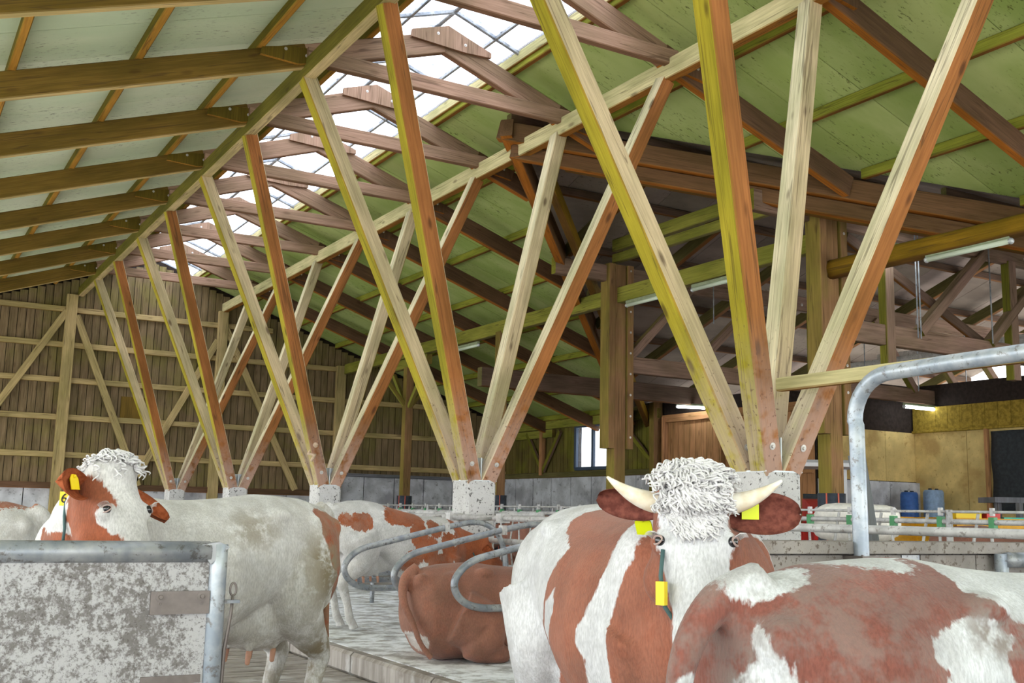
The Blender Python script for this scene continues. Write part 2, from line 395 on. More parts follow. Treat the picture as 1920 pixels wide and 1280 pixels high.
beam('ridge_bar', (X0, YA, zs(X0)+.03), (X0, YB, zs(X0)+.03), .07, .06, M_['galvd'], sky)

# battens carrying the sheets
ORD = ['first', 'second', 'third', 'fourth', 'fifth', 'sixth', 'seventh', 'eighth', 'ninth', 'tenth', 'eleventh', 'twelfth']
DX = [1.12, 2.6, 4.05, 5.4, 6.85, 8.3, 9.8, 11.2]
def batten(p, q, mt, label, group):
    tag(beam('roof_batten', p, q, .09, .15, mt, None), label, 'batten', group)
for i, d in enumerate(DX[:5]):
    x = X0-d; z = zs(x)-.08
    batten((x, YA, z), (x, YB-.2, z), M_['batten_l'], f'{ORD[i]} olive batten down from the skylight on the mint roof slope', 'battens under the mint roof slope')
for i, d in enumerate(DX):
    x = X0+d; z = zs(x)-.08
    if x < RX0:
        batten((x, YA, z), (x, YB-.2, z), M_['batten_r'], 'green batten right beside the skylight on the green roof slope', 'battens under the green roof slope')
    else:
        batten((x, YA, z), (x, RY0-(x-RX0)-.1, z), M_['batten_r'], f'{ORD[i]} green batten below the skylight, on the nearer side of the roof valleys', 'battens under the green roof slope')
        if RY0+(x-RX0)+.1 < YB-1:
            batten((x, RY0+(x-RX0)+.1, z), (x, YB-.2, z), M_['batten_r'], f'{ORD[i]} green batten below the skylight, on the far side of the roof valleys', 'battens under the green roof slope')

# ------------------------------------------------------------------ timber frame
TY = [Y0-3.75+2.5*k for k in range(11)]      # 2.83 ... 27.83
HR = .33
def truss(y, label):
    t = empty('roof_truss', (X0, y, 7.2)); tag(t, label, 'roof truss', 'roof trusses of the barn')
    c = HR/2
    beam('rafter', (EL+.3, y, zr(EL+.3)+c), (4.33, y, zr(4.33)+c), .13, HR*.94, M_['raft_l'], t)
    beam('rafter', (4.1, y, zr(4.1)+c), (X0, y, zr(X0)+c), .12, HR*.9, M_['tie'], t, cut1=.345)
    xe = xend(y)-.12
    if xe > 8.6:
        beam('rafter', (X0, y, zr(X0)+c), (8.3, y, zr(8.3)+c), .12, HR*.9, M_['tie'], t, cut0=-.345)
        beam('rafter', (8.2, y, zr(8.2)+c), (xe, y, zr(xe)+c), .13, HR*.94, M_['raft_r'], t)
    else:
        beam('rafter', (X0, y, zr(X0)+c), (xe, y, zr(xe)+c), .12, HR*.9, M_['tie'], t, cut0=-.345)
    beam('tie_beam', (4.3, y-.13, 7.21), (8.32, y-.13, 7.21), .12, .21, M_['tie'], t)
    g = MB().prism([(5.77, y-.12, 7.86), (5.78, y-.12, 7.97), (6.33, y-.12, 8.15), (7.02, y-.12, 7.91), (7.02, y-.12, 7.84), (6.6, y-.12, 7.82)], (0, .05, 0)).build('gusset', M_['tie'], t)
    for bx, bz in ((6.17, 8.0), (6.6, 7.93)): bolt((bx, y-.12, bz), (0, -1, 0), g, M_['boltm'])
    g = MB().prism([(3.7, y-.12, 7.10), (3.72, y-.12, 7.2), (4.07, y-.12, 7.29), (4.48, y-.12, 7.33), (4.36, y-.12, 7.12), (4.2, y-.12, 7.08)], (0, .055, 0)).build('gusset', M_['batten_l'], t)
    for bx, bz in ((4.02, 7.24), (4.3, 7.21)): bolt((bx, y-.12, bz), (0, -1, 0), g, M_['boltm'])
    g = MB().prism([(8.14, y-.12, 7.12), (8.2, y-.12, 7.32), (8.55, y-.12, 7.28), (8.9, y-.12, 7.18), (8.85, y-.12, 7.02)], (0, .055, 0)).build('gusset', M_['raft_r'], t)
    for bx in (8.4, 8.7): bolt((bx, y-.12, 7.18), (0, -1, 0), g, M_['boltm'])
    return t
PIER = ['behind the horned cow', 'behind the cubicle loops', 'behind the rump of the tagged white cow', 'fourth from the camera', 'nearest the gable wall']
for k, y in enumerate(TY):
    truss(y, f'brown timber roof truss with collar tie, {ORD[k]} from the camera')
for s, nm, mt in ((-1, 'mossy olive main purlin under the mint roof slope', 'purl_l'), (1, 'dusty cream main purlin, lit side painted in, under the green roof slope', 'purl_r')):
    pu = tag(beam('main_purlin', (X0+s*1.94, YA, 7.06), (X0+s*1.94, YB-.25, 7.06), .15, .26, M_[mt]), nm+', propped by slanting struts', 'purlin')
for n in range(5):
    yp = Y0+5*n
    t = empty('strut_support', (X0, yp, 0)); tag(t, f'four timber struts on a speckled concrete pier, {PIER[n]}', 'roof support', 'pier and strut supports')
    b = .2; c = .03
    pm = MB().prism([(X0-b+c, yp-b, 0), (X0+b-c, yp-b, 0), (X0+b, yp-b+c, 0), (X0+b, yp+b-c, 0), (X0+b-c, yp+b, 0), (X0-b+c, yp+b, 0), (X0-b, yp+b-c, 0), (X0-b, yp-b+c, 0)], (0, 0, 1.82))
    pm.build('pier', M_['pier'], t)
    MB().box((X0-.2, yp-.2, 1.82), (X0+.2, yp+.2, 1.832)).build('base_plate', M_['plate'], t)
    MB().box((X0-.17, yp-.006, 1.83), (X0+.17, yp+.006, 2.1)).build('gusset_plate', M_['plate'], t)
    MB().box((X0-.006, yp-.17, 1.83), (X0+.006, yp+.17, 2.1)).build('gusset_plate', M_['plate'], t)
    for sx in (-1, 1):
        for sy in (-1, 1):
            p = Vector((X0+sx*.105, yp+sy*.105, 1.84)); q = Vector((X0+sx*1.94, yp+sy*1.25, 6.95))
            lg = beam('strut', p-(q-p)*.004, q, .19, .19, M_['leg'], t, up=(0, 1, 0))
            bolt(p+(q-p)*.035+Vector((0, -.1, 0)), (0, -1, .2*sy), lg, M_['boltm'], .03)
# small rope knot tied to the third support
rk = MB(); rp = [(5.95+.05*math.sin(i*1.9), 16.3+.05*math.cos(i*2.3), 2.62-.05*i+.02*math.sin(i*3)) for i in range(9)]
rk.tube(rp, .03, 8); rk.ball((5.96, 16.3, 2.58), (.07, .07, .05)); rk.ball((5.98, 16.28, 2.45), (.06, .06, .05))
tag(rk.build('rope_knot', plain('pale_rope', (200, 176, 150), .9, 0, .1, .2), smooth=True), 'pale knotted rope tied around the struts above the third pier', 'rope')

# near plank between the struts of the first pier and a neighbour towards the camera
tag(beam('brace_plank', (X0, 6.42, 2.53), (X0, 1.5, 2.53), .08, .11, M_['purl_r']), 'dusty plank running out from the struts of the pier behind the horned cow', 'plank')

# valley rafters of the cross roof
for s, nm in ((-1, 'nearer'), (1, 'farther')):
    t = empty('valley_rafter', (RX0, RY0, 7)); tag(t, f'{nm} doubled valley rafter where the green roof meets the grey cross roof', 'rafter', 'valley rafters')
    e = XE-.2; dy = s*(e-RX0)
    beam('plank', (RX0-.1, RY0+s*-.1, zr(RX0)+.18), (e, RY0+dy, zr(e)+.18), .2, .3, M_['raft_r'], t)
    beam('plank', (RX0+.1, RY0-s*.05, zr(RX0)-.14), (e, RY0+dy, zr(e)-.12), .16, .22, M_['raft_r'], t)
    beam('plank', (RX0+.9, RY0-s*-.3, zr(RX0+.9)+.05), (e+.5, RY0+dy-s*.2, zr(e+.5)+.1), .14, .26, M_['log'], t)
tag(beam('ridge_beam', (RX0, RY0, zs(RX0)-.16), (XQ, RY0, zs(RX0)-.16), .14, .26, M_['annexd']), 'dark ridge beam of the grey cross roof', 'beam')
k = 0
for x in (11.0, 13.4, 15.8, 18.2, 20.6, 23.0, 25.4):
    t = empty('annex_rafter_pair', (x, RY0, 6)); tag(t, f'{ORD[k]} pair of dark rafters under the grey cross roof, counted from the barn ridge', 'rafters', 'cross roof rafters'); k += 1
    for s in (-1, 1):
        ye = RY0+s*(min(x-RX0, XE-RX0)-.2)
        beam('rafter', (x, RY0, za(RY0)-.3), (x, ye, za(ye)-.3), .13, .24, M_['annexd'], t)
k = 0
for d in (1.4, 2.9, 4.4, 5.9, 7.4):
    for s in (-1, 1):
        y = RY0+s*d; x = RX0+d+.15
        tag(beam('annex_batten', (x, y, za(y)-.1), (XQ, y, za(y)-.1), .09, .15, M_['annexd']), f'{ORD[int(d/1.45)-0 if d>1.4 else 0]} dark batten down from the ridge on the {"nearer" if s<0 else "farther"} grey roof slope', 'batten', 'cross roof battens')

# lattice girders of the cross building
def girder(y, label, xs, ver, diag, rods, xb=12.3):
    t = empty('lattice_girder', (12, y, 4.3)); tag(t, label, 'girder', 'lattice girders')
    beam('top_chord', (xs, y, 6.02), (XQ-1, y, 6.02), .14, .32, M_['annex'], t)
    beam('bottom_chord', (xb, y, 4.3), (XQ-1, y, 4.3), .14, .32, M_['annex'], t)
    for x in ver: beam('upright', (x, y-.02, 3.85), (x, y-.02, 5.9), .2, .16, M_['annex'], t, up=(0, 1, 0))
    for (a, b, c, d), mt in diag: beam('diagonal', (a, y-(.04 if mt == 'annex' else -.09), b), (c, y-(.04 if mt == 'annex' else -.09), d), .16, .16 if mt == 'annex' else .08, M_[mt], t, up=(0, 1, 0))
    for x, z in rods: MB().tube([(x, y-.15, 6.1), (x, y-.15, z)], .012, 6).build('hanger_rod', M_['galvd'], t)
    for x in np.arange(xs+.6, XQ-1, 1.9): bolt((x, y-.07, 6.0), (0, -1, 0), t, M_['boltm'], .03)
girder(11.3, 'nearer lattice girder of brown timber, beside the yellow log', 10.6, (13.4, 16.5, 19.6), [((14.1, 4.42, 15.78, 5.92), 'annex'), ((15.85, 4.42, 17.5, 5.92), 'annex'), ((12.65, 5.8, 15.9, 4.42), 'annexd'), ((18.9, 4.42, 20.6, 5.92), 'annex')], [(13.95, 4.3), (14.02, 4.3), (15.8, 4.4)])
girder(16.5, 'farther lattice girder of brown timber, above the ochre wall', 10.55, (17.2,), [((12.25, 4.42, 13.75, 5.92), 'annex'), ((14.2, 4.7, 15.55, 5.92), 'annex'), ((19.1, 5.92, 20.4, 4.42), 'annex'), ((20.6, 5.92, 22.05, 4.42), 'annex'), ((22.3, 5.92, 23.8, 4.42), 'annex')], [(18.65, 4.2), (20.4, 4.4), (22.1, 4.4), (14.3, 5.3)])
tag(beam('tie_beam', (11.4, 20.8, 4.42), (SX, 20.8, 4.42), .2, .42, M_['annexd']), 'heavy dark tie beam spanning to the plank door', 'beam')
# eave beam, bolsters, log and further rails over the posts
tag(beam('eave_beam', (12, 11.3, 5.6), (12, 30.2, 5.6), .16, .3, M_['eave']), 'long green weathered eave beam over the timber posts', 'beam')
tag(beam('eave_plank', (12.02, 11.4, 6.62), (12.02, 16.6, 6.62), .12, .24, M_['eave']), 'upper green plank of the pair beneath the cross roof', 'plank', 'green planks under the cross roof')
tag(beam('eave_plank', (12.02, 11.4, 6.36), (12.02, 16.6, 6.36), .12, .18, M_['eave']), 'lower green plank of the pair beneath the cross roof', 'plank', 'green planks under the cross roof')
tag(beam('bolster', (12, 24.6, 5.3), (12, 27.2, 5.3), .16, .26, M_['eave']), 'short green bolster on the farthest braced post', 'bolster')
tag(log('roof_log', (11.97, 11.15, 5.11), (11.97, 2.5, 5.11), .145, M_['log']), 'round yellow roof log carrying a fluorescent lamp', 'log')
for i, (x, z) in enumerate(((19.6, 5.0), (21.4, 5.45), (23.2, 5.8))):   # added purlins at the far end, pale colour standing in for light on them
    tag(beam('lit_pale_purlin', (x, 9.6, z), (x, 18.3, z), .14, .2, M_['rail']), f'{ORD[i]} purlin painted pale for light on it, behind the lattice girders', 'purlin', 'pale purlins in the cross building')

# timber posts
def post(y, zt, label, wide, brace):
    t = empty('timber_post', (12, y, 0)); tag(t, label, 'post', 'timber posts')
    w = .26 if wide else .22
    beam('shaft', (12, y, 0), (12, y, zt), w, w, M_['post'], t, up=(0, 1, 0))
    if wide:
        beam('side_plank', (12-.215, y-.02, 2.68), (12-.215, y-.02, zt), .15, .3, M_['post'], t, up=(0, 1, 0))
        beam('side_plank', (12+.215, y-.02, 2.68), (12+.215, y-.02, zt), .15, .3, M_['post'], t, up=(0, 1, 0))
        for k in range(9): bolt((12.215, y-.17, 2.9+k*.4), (0, -1, 0), t, M_['boltm'], .022)
    if brace:
        for s in (-1, 1): beam('brace', (12, y+s*.1, zt-1.05), (12, y+s*.95, zt-.12), .11, .11, M_['eave'], t, up=(1, 0, 0))
        for s in (-1, 1): beam('brace', (12+s*.1, y, zt-1.0), (12+s*.7, y, zt-.3), .1, .1, M_['eave'], t, up=(0, 1, 0))
    sl = MB().lathe([(.2, .35), (.2, 1.83), (.17, 1.83), (.17, .35)], 20, (12, y, 0)).build('sleeve', M_['sleeve'], t, smooth=True)
    for a in (-1.9, -2.75):
        ca, sa = math.cos(a), math.sin(a)
        MB().tube([(12+.201*ca, y+.201*sa, .36), (12+.201*ca, y+.201*sa, 1.83)], .012, 6).build('stripe', M_['stripe'], sl)
post(11.2, 6.2, 'planked timber post beside the galvanised arch tube', True, False)
post(16.5, 6.2, 'planked timber post in front of the small window', True, False)
post(20.9, 5.5, 'timber post right behind the second concrete pier', False, False)
post(25.8, 5.2, 'slim timber post with forked braces near the gable', False, True)

# ------------------------------------------------------------------ walls
wb = tag(MB().prism([(-1, GY+.1, 0), (SX, GY+.1, 0), (SX, GY+.1, zs(SX)), (X0, GY+.1, zs(X0)), (-1, GY+.1, zs(-1))], (0, .1, 0)).build('wall_back', M_['dark']), kind='structure')
x = -.6
while x < SX-.1:
    w = .205; zb = 1.9 if x < 11.8 else 2.48
    zt = min(zs(x), zs(x+w))-.1
    j = random.uniform(-.012, .012)
    MB().prism([(x+.008, GY+j, zb), (x+w-.008, GY+j, zb), (x+w-.008, GY+j, zt), (x+.008, GY+j, zt)], (0, .03, 0)).build('board', M_['gboard'], wb)
    x += w
for z, xa, xb in ((6.55, .5, 9.7), (5.6, -.5, 12), (4.66, -.5, 15.5), (3.68, -.5, SX), (2.7, -.5, SX)):
    beam('wall_rail', (xa, GY-.06, z), (xb, GY-.06, z), .1, .15, M_['grail'], wb)
beam('sill_beam', (-.6, GY-.07, 1.9), (11.8, GY-.07, 1.9), .16, .16, M_['raft_r'], wb)
beam('sill_beam', (11.95, GY-.07, 2.47), (SX, GY-.07, 2.47), .16, .1, M_['greyboard'], wb)
for x, zt in ((4.16, 6.95), (8.22, 6.95), (11.86, 5.7)):
    beam('wall_post', (x, GY-.14, .9), (x, GY-.14, zt), .28, .16, M_['grail'], wb, up=(0, 1, 0))
for a, b, c, d in ((2.3, 3.4, 4.05, 6.5), (4.3, 6.4, 6.2, 1.95), (8.3, 6.5, 10.6, 1.98), (6.05, 2.0, 8.1, 6.1), (1.9, 6.35, .2, 3.0)):
    beam('wall_brace', (a, GY-.15, b), (c, GY-.15, d), .18, .1, M_['grail'], wb, up=(0, 1, 0))
MB().box((5.62, GY-.05, 3.75), (6.26, GY-.02, 4.34)).build('patch_board', M_['raft_l'], wb)
x = -.6
while x < SX-.1:
    zt = 1.82 if x < 11.7 else 2.46; x1 = min(x+1.0, SX)
    if x < 11.7 < x1: x1 = 11.8
    MB().box((x+.012, GY-.02, 0), (x1-.012, GY+.08, zt)).build('block', M_['block'], wb); x = x1
# side wall with window
wr = tag(MB().box((SX+.1, 22.3, 0), (SX+.2, GY, 4.45)).build('wall_right', M_['dark']), kind='structure')
WY0, WY1, WZ0, WZ1 = 24.55, 26.3, 2.76, 4.0
bpy.data.meshes.remove(wr.data) if False else None
wr.data.clear_geometry()
mm = MB(); mm.box((SX+.1, 22.3, 0), (SX+.2, WY0, 4.45)); mm.box((SX+.1, WY1, 0), (SX+.2, GY, 4.45)); mm.box((SX+.1, WY0, 0), (SX+.2, WY1, WZ0)); mm.box((SX+.1, WY0, WZ1), (SX+.2, WY1, 4.45))
wr.data.from_pydata(mm.v, [], mm.f)
y = 22.35
while y < GY-.05:
    w = .2; j = random.uniform(-.01, .01)
    spans = [(2.55, 4.4)]
    if y+w > WY0-.02 and y < WY1+.02: spans = [(2.55, WZ0-.03), (WZ1+.03, 4.4)]
    for a, b in spans:
        MB().box((SX+j, y+.008, a), (SX+j+.03, y+w-.008, b)).build('board', M_['sboard'], wr)
    y += w
beam('wall_rail', (SX-.08, 22.3, 4.12), (SX-.08, GY, 4.12), .12, .26, M_['eave'], wr)
beam('wall_rail', (SX-.08, 27.4, 3.85), (SX-.08, GY, 3.85), .12, .24, M_['eave'], wr)
beam('sill_beam', (SX-.05, 22.3, 2.6), (SX-.05, GY, 2.6), .14, .16, M_['annexd'], wr)
beam('wall_post', (SX-.1, 28.0, 2.6), (SX-.1, 28.0, 4.0), .16, .14, M_['door'], wr, up=(0, 1, 0))
beam('wall_post', (SX-.1, 22.42, 2.0), (SX-.1, 22.42, 4.4), .3, .2, M_['post'], wr, up=(0, 1, 0))
for a, b in ((28.9, 27.9), (27.0, 28.0)): beam('wall_brace', (SX-.1, a, 3.9), (SX-.1, b, 2.65), .12, .1, M_['annex'], wr, up=(1, 0, 0))
beam('wall_brace', (SX-.1, 23.9, 3.95), (SX-.1, 22.5, 2.8), .12, .1, M_['annex'], wr, up=(1, 0, 0))
y = 22.3
while y < GY-.1:
    MB().box((SX-.04, y+.012, 0), (SX+.06, min(y+1.05, GY)-.012, 2.52)).build('block', M_['block'], wr); y += 1.05
wn = empty('window_side', (SX, (WY0+WY1)/2, WZ0)); tag(wn, kind='structure')
fm = plain('window_frame_dark', (70, 84, 104), .5)
ym = (WY0+WY1)/2
for p, q in (((SX, WY0, WZ0), (SX, WY1, WZ0)), ((SX, WY0, WZ1), (SX, WY1, WZ1)), ((SX, WY0, WZ0), (SX, WY0, WZ1)), ((SX, WY1, WZ0), (SX, WY1, WZ1)), ((SX, ym, WZ0), (SX, ym, WZ1))):
    beam('window_frame', p, q, .1, .1, fm, wn, up=(1, 0, 0))
for a, b in ((WY0, ym), (ym, WY1)):
    MB().box((SX+.02, a+.04, WZ0+.04), (SX+.028, b-.04, WZ1-.04)).build('pane', M_['wglass'], wn)
# plank door
d1 = tag(MB().box((SX+.06, 17.0, 0), (SX+.16, 22.3, 4.4)).build('door_plank_wall', M_['dark']), kind='structure')
y = 17.0
while y < 22.2:
    w = .22
    MB().box((SX, y+.006, .1), (SX+.04, y+w-.006, 4.0)).build('board', M_['door'], d1); y += w
for z in (2.55, 3.95, 1.5): beam('door_rail', (SX-.03, 17.0, z), (SX-.03, 22.2, z), .08, .2, M_['door'], d1)
for y in (19.45, 19.9, 22.1): beam('door_stile', (SX-.045, y, .2), (SX-.045, y, 4.0), .2, .08, M_['door'], d1, up=(0, 1, 0))
MB().box((SX-.1, 19.1, 2.5), (SX-.07, 19.45, 2.6)).build('latch', M_['plate'], d1)
# recess of the cross building, ochre panels
AX = 21.0
wa = tag(MB().box((SX+.1, 17.05, 0), (AX+.2, 17.2, 4.6)).build('wall_recess_back', M_['dark']), kind='structure')
for k in range(3): MB().box((SX+.1+k*1.1, 17.0, 2.36), (SX+.1+(k+1)*1.1-.012, 17.05, 3.5)).build('panel', M_['plaster'], wa)
for k in range(3): MB().box((SX+.1+k*1.1, 16.9, 0), (SX+.1+(k+1)*1.1-.012, 17.05, 2.34)).build('block', M_['block'], wa)
wc = tag(MB().box((AX+.05, 4.5, 0), (AX+.2, 17.05, 4.6)).build('wall_recess_side', M_['dark']), kind='structure')
for k in range(6): MB().box((AX, 17.0-(k+1)*1.4+.006, 0), (AX+.05, 17.0-k*1.4-.006, 3.5)).build('panel', M_['plaster'], wc)
for k in range(26): MB().box((AX-.04, 17.0-(k+1)*.32+.004, 3.52), (AX+.03, 17.0-k*.32-.004, 4.08)).build('board', M_['ymould'], wc)
beam('wall_rail', (AX-.05, 17, 3.52), (AX-.05, 8, 3.52), .08, .06, M_['ymould'], wc)
beam('wall_post', (AX-.06, 15.05, 1.5), (AX-.06, 15.05, 3.5), .1, .08, M_['door'], wc, up=(0, 1, 0))

# ------------------------------------------------------------------ lamps
def lamp(p, q, label, lit, down=(0, 0, -1)):
    t = empty('fluorescent_lamp', p); tag(t, label, 'lamp', 'fluorescent lamps')
    p = Vector(p); q = Vector(q); dn = Vector(down)
    beam('housing', p, q, .07, .06, M_['lamphouse'], t)
    MB().tube([p+dn*.06, q+dn*.06], .035, 10).build('tube', M_['lampon' if lit else 'lampoff'], t, smooth=True)
    for e in (p, q): MB().ball(e+dn*.06, .042, 8, 6).build('end_cap', M_['plate'], t, smooth=True)
lamp((11.93, 8.1, 4.99), (11.93, 9.35, 4.99), 'unlit fluorescent lamp under the round yellow log', False)
lamp((11.95, 12.9, 5.4), (11.95, 14.2, 5.4), 'unlit fluorescent lamp under the green eave beam, between the planked posts', False)
lamp((11.95, 15.0, 5.42), (11.95, 16.1, 5.42), 'unlit fluorescent lamp under the green eave beam, just behind a planked post', False)
lamp((11.95, 21.9, 5.38), (11.95, 23.1, 5.38), 'unlit fluorescent lamp under the far end of the green eave beam', False)
lamp((17.4, 19.9, 4.12), (17.4, 21.3, 4.26), 'glowing fluorescent lamp above the plank door', True)
lamp((19.95, 16.4, 4.08), (22.0, 16.4, 4.08), 'glowing fluorescent lamp below the farther girder', True)
lamp((12.9, 10.9, 5.66), (13.9, 10.9, 5.6), 'short glowing strip standing in for a light gap, behind the struts under the nearer girder', True)  # no lamp here: added glow where daylight shows through a gap

# ------------------------------------------------------------------ steelwork, fences, gate
def arc(c, r, a0, a1, u, v, n=8):
    c = Vector(c); u = Vector(u); v = Vector(v)
    return [c+u*(r*math.cos(a0+(a1-a0)*i/n))+v*(r*math.sin(a0+(a1-a0)*i/n)) for i in range(n+1)]
# dirty gate in front
g = empty('barn_gate', (.3, 4.26, 0)); tag(g, 'grime-speckled sheet gate framed in galvanised tube, hiding the white cow', 'gate')
GYY = 4.26
MB().box((-2.6, GYY-.012, .12), (1.16, GYY+.012, 1.25)).build('sheet', M_['gate'], g)
MB().tube([(-2.6, GYY, 1.275), (.6, GYY, 1.275), (1.16, GYY, 1.275)], .041, 16).build('top_tube', M_['galvd'], g, smooth=True)
MB().tube([(1.195, GYY, .0), (1.195, GYY, 1.2), (1.195, GYY, 1.305)], .036, 16).build('end_tube', M_['galv'], g, smooth=True)
MB().prism([(1.1, GYY-.03, 1.30), (1.19, GYY-.03, 1.315), (1.23, GYY-.03, 1.295), (1.16, GYY-.03, 1.23)], (0, .06, 0)).build('corner_weld', M_['galvd'], g)
hp = MB().box((.945, GYY-.026, 1.045), (1.165, GYY-.012, 1.13)).build('hinge_plate', M_['steel'], g)
for x, z, r in ((.98, 1.11, .018), (1.135, 1.11, .018), (.98, 1.085, .009), (1.135, 1.085, .009)): bolt((x, GYY-.026, z), (0, -1, 0), hp, M_['steel'], r)
MB().box((.93, GYY-.02, .79), (1.15, GYY-.012, .82)).build('strip', M_['steel'], g)
lt = MB().box((1.225, GYY-.02, 1.08), (1.285, GYY+.02, 1.092)).build('latch_bracket', M_['galvd'], g)
MB().tube(arc((1.262, GYY, 1.132), .022, -math.pi/2, 1.5*math.pi, (.55, 0, 0), (0, 0, 1.1), 18), .0045, 8).build('pin_ring', M_['steel'], lt, smooth=True)
MB().tube([(1.262, GYY, 1.11), (1.258, GYY, 1.04), (1.24, GYY, .9), (1.235, GYY, .7), (1.24, GYY, .3)], [.006, .007, .008, .008, .006], 8).build('pin_rod', M_['steel'], lt, smooth=True)

# cubicle loops
def loop_divider(y, label):
    t = empty('cubicle_divider', (6.05, y, .2)); tag(t, label, 'divider', 'cubicle dividers')
    path = [(6.05, y, .2), (6.05, y, .75), (6.02, y, 1.05), (5.92, y, 1.24), (5.74, y, 1.335), (5.5, y, 1.325), (5.0, y, 1.215), (4.55, y, 1.11), (4.36, y, 1.06), (4.24, y, .985), (4.175, y, .885), (4.2, y, .785), (4.29, y, .71), (4.42, y, .675), (4.6, y, .668), (5.2, y, .668), (5.7, y, .668), (6.03, y, .668)]
    P = []
    for i in range(len(path)-1):
        p0 = Vector(path[max(i-1, 0)]); p1 = Vector(path[i]); p2 = Vector(path[i+1]); p3 = Vector(path[min(i+2, len(path)-1)])
        for k in range(4):
            s = k/4; P.append(.5*((2*p1)+(p2-p0)*s+(2*p0-5*p1+4*p2-p3)*s*s+(3*p1-p0-3*p2+p3)*s**3))
    P.append(Vector(path[-1]))
    MB().tube(P, .031, 12).build('loop_tube', M_['galvd'], t, smooth=True)
    MB().tube([(5.3, y, 1.30), (5.85, y, 1.39)], .018, 8).build('strut', M_['rail'], t, smooth=True)
    MB().box((5.28, y-.04, 1.24), (5.33, y+.04, 1.33)).build('clamp', M_['rail'], t)
    MB().box((5.94, y-.05, 1.34), (6.06, y+.05, 1.44)).build('clamp', M_['rail'], t)
for i, y in enumerate((6.75, 7.95, 9.13, 10.33, 11.53, 12.73, 13.93)):
    loop_divider(y, ['steel cubicle loop hidden behind the horned cow', 'curved steel cubicle loop in front of the lying brown cow', 'second curved steel loop, just behind the lying brown cow', 'third curved steel loop, across the rump of the spotted cow', 'steel loop behind the spotted cow', 'steel loop two places behind the spotted cow', 'farthest steel loop beyond the spotted cow'][i])
for nm, x, z, r, y0, y1, mt in (('upper limed head rail along the cubicle row', 6.0, 1.39, .031, 1.8, 15.5, 'rail'), ('lower limed head rail along the cubicle row', 6.12, 1.14, .028, 4.6, 16, 'rail'), ('limed rail of the opposite cubicle row, beyond the piers', 6.62, 1.43, .032, 10.5, 26, 'rail'), ('low limed rail of the opposite cubicle row', 6.62, 1.1, .028, 9, 26, 'rail')):
    tag(MB().tube([(x, y0, z), (x, (y0+y1)/2, z), (x, y1, z)], r, 12).build('head_rail', M_[mt], smooth=True), nm, 'rail', 'head rails')
# wall, cap and pipes on the right of the passage
wt = tag(MB().box((3.95, 4.32, 0), (8.2, 4.45, 1.27)).build('wall_passage', M_['wallc']), kind='structure')
for k, (a, b) in enumerate(((3.95, 5.12), (5.13, 5.28), (5.29, 5.78), (5.79, 8.2))):
    MB().box((a, 4.27, .05), (b, 4.32, 1.26)).build('slab', M_['wallc'] if k != 1 else M_['galvd'], wt)
MB().box((3.93, 4.22, 1.27), (8.2, 4.47, 1.335)).build('cap', M_['wallc'], wt)
tag(MB().tube([(5.93, 4.2, 0), (5.93, 4.2, 1.0), (5.93, 4.2, 1.27)], .04, 14).build('steel_post', M_['galv'], smooth=True), 'short galvanised post against the passage wall', 'post')
tag(MB().tube([(5.93, 4.17, 1.235), (8.2, 4.17, 1.235)], .045, 14).build('wall_pipe', M_['galvd'], smooth=True), 'grey pipe along the top of the passage wall', 'pipe')
an = [(4.72, 4.2, .0), (4.72, 4.2, 1.2), (4.72, 4.21, 1.98)]+arc((4.72, 3.97, 2.0), .25, 0, math.pi*.5, (0, 1, 0), (0, 0, 1), 8)+[(4.72, 3.6, 2.262), (4.72, 3.0, 2.27), (4.72, 1.2, 2.27)]
ab = empty('arch_tube', (4.72, 4.2, 0)); tag(ab, 'tall galvanised arch tube bending towards the camera', 'tube')
MB().tube(an, .043, 16).build('tube', M_['galv'], ab, smooth=True)
MB().box((4.65, 4.13, 1.24), (4.79, 4.27, 1.26)).build('flange', M_['steel'], ab)
for s in (-1, 1): bolt((4.72+s*.05, 4.15, 1.26), (0, 0, 1), ab, M_['steel'], .012)
tag(beam('grey_plank', (6.24, 5.40, .9), (6.16, 5.5, 1.92), .05, .15, M_['greyboard'], up=(1, 0, 0)), 'upright weathered grey plank beside the arch tube', 'plank')
# feed fences with headlocks
def feed_fence(x, y0, y1, zt, label, step, mt, clips):
    t = empty('feed_fence', (x, y0, 0)); tag(t, label, 'fence', 'feed fences')
    for z, r in ((zt, .014), (zt-.1, .027), (.55, .027)): MB().tube([(x, y0, z), (x, y1, z)], r, 8).build('rail', M_[mt], t, smooth=True)
    y = y0+.2; k = 0
    bar = MB().tube([(0, 0, .55), (0, 0, 1.0), (0, .03, zt-.1)], .016, 6).mesh('bar', M_[mt], True); bar2 = MB().tube([(0, .2, .55), (0, .3, .95), (0, .16, zt-.02)], .016, 6).mesh('bar', M_[mt], True)
    while y < y1:
        for b in (bar, bar2): finish(bpy.data.objects.new('bar', b), Matrix.Translation((x, y, 0)), t)
        if clips:
            c = MB().box((x-.03, y-.03, zt-.16), (x+.03, y+.03, zt-.05)).build('clip', M_['green'], t)
            MB().box((x-.02, y-.015, zt-.04), (x+.02, y+.02, zt+.04)).build('catch', M_['rail'], c)
        if k % 4 == 0: MB().tube([(x, y-.1, 0), (x, y-.1, zt+.02)], .035, 10).build('fence_post', M_[mt], t, smooth=True)
        y += step; k += 1
feed_fence(9.5, 4.8, 22, 1.56, 'galvanised feed fence with green catches, behind the passage wall', .6, 'rail', True)
feed_fence(12.75, 13, 29, 1.6, 'far galvanised feed fence in front of the block wall', .6, 'galvd', False)

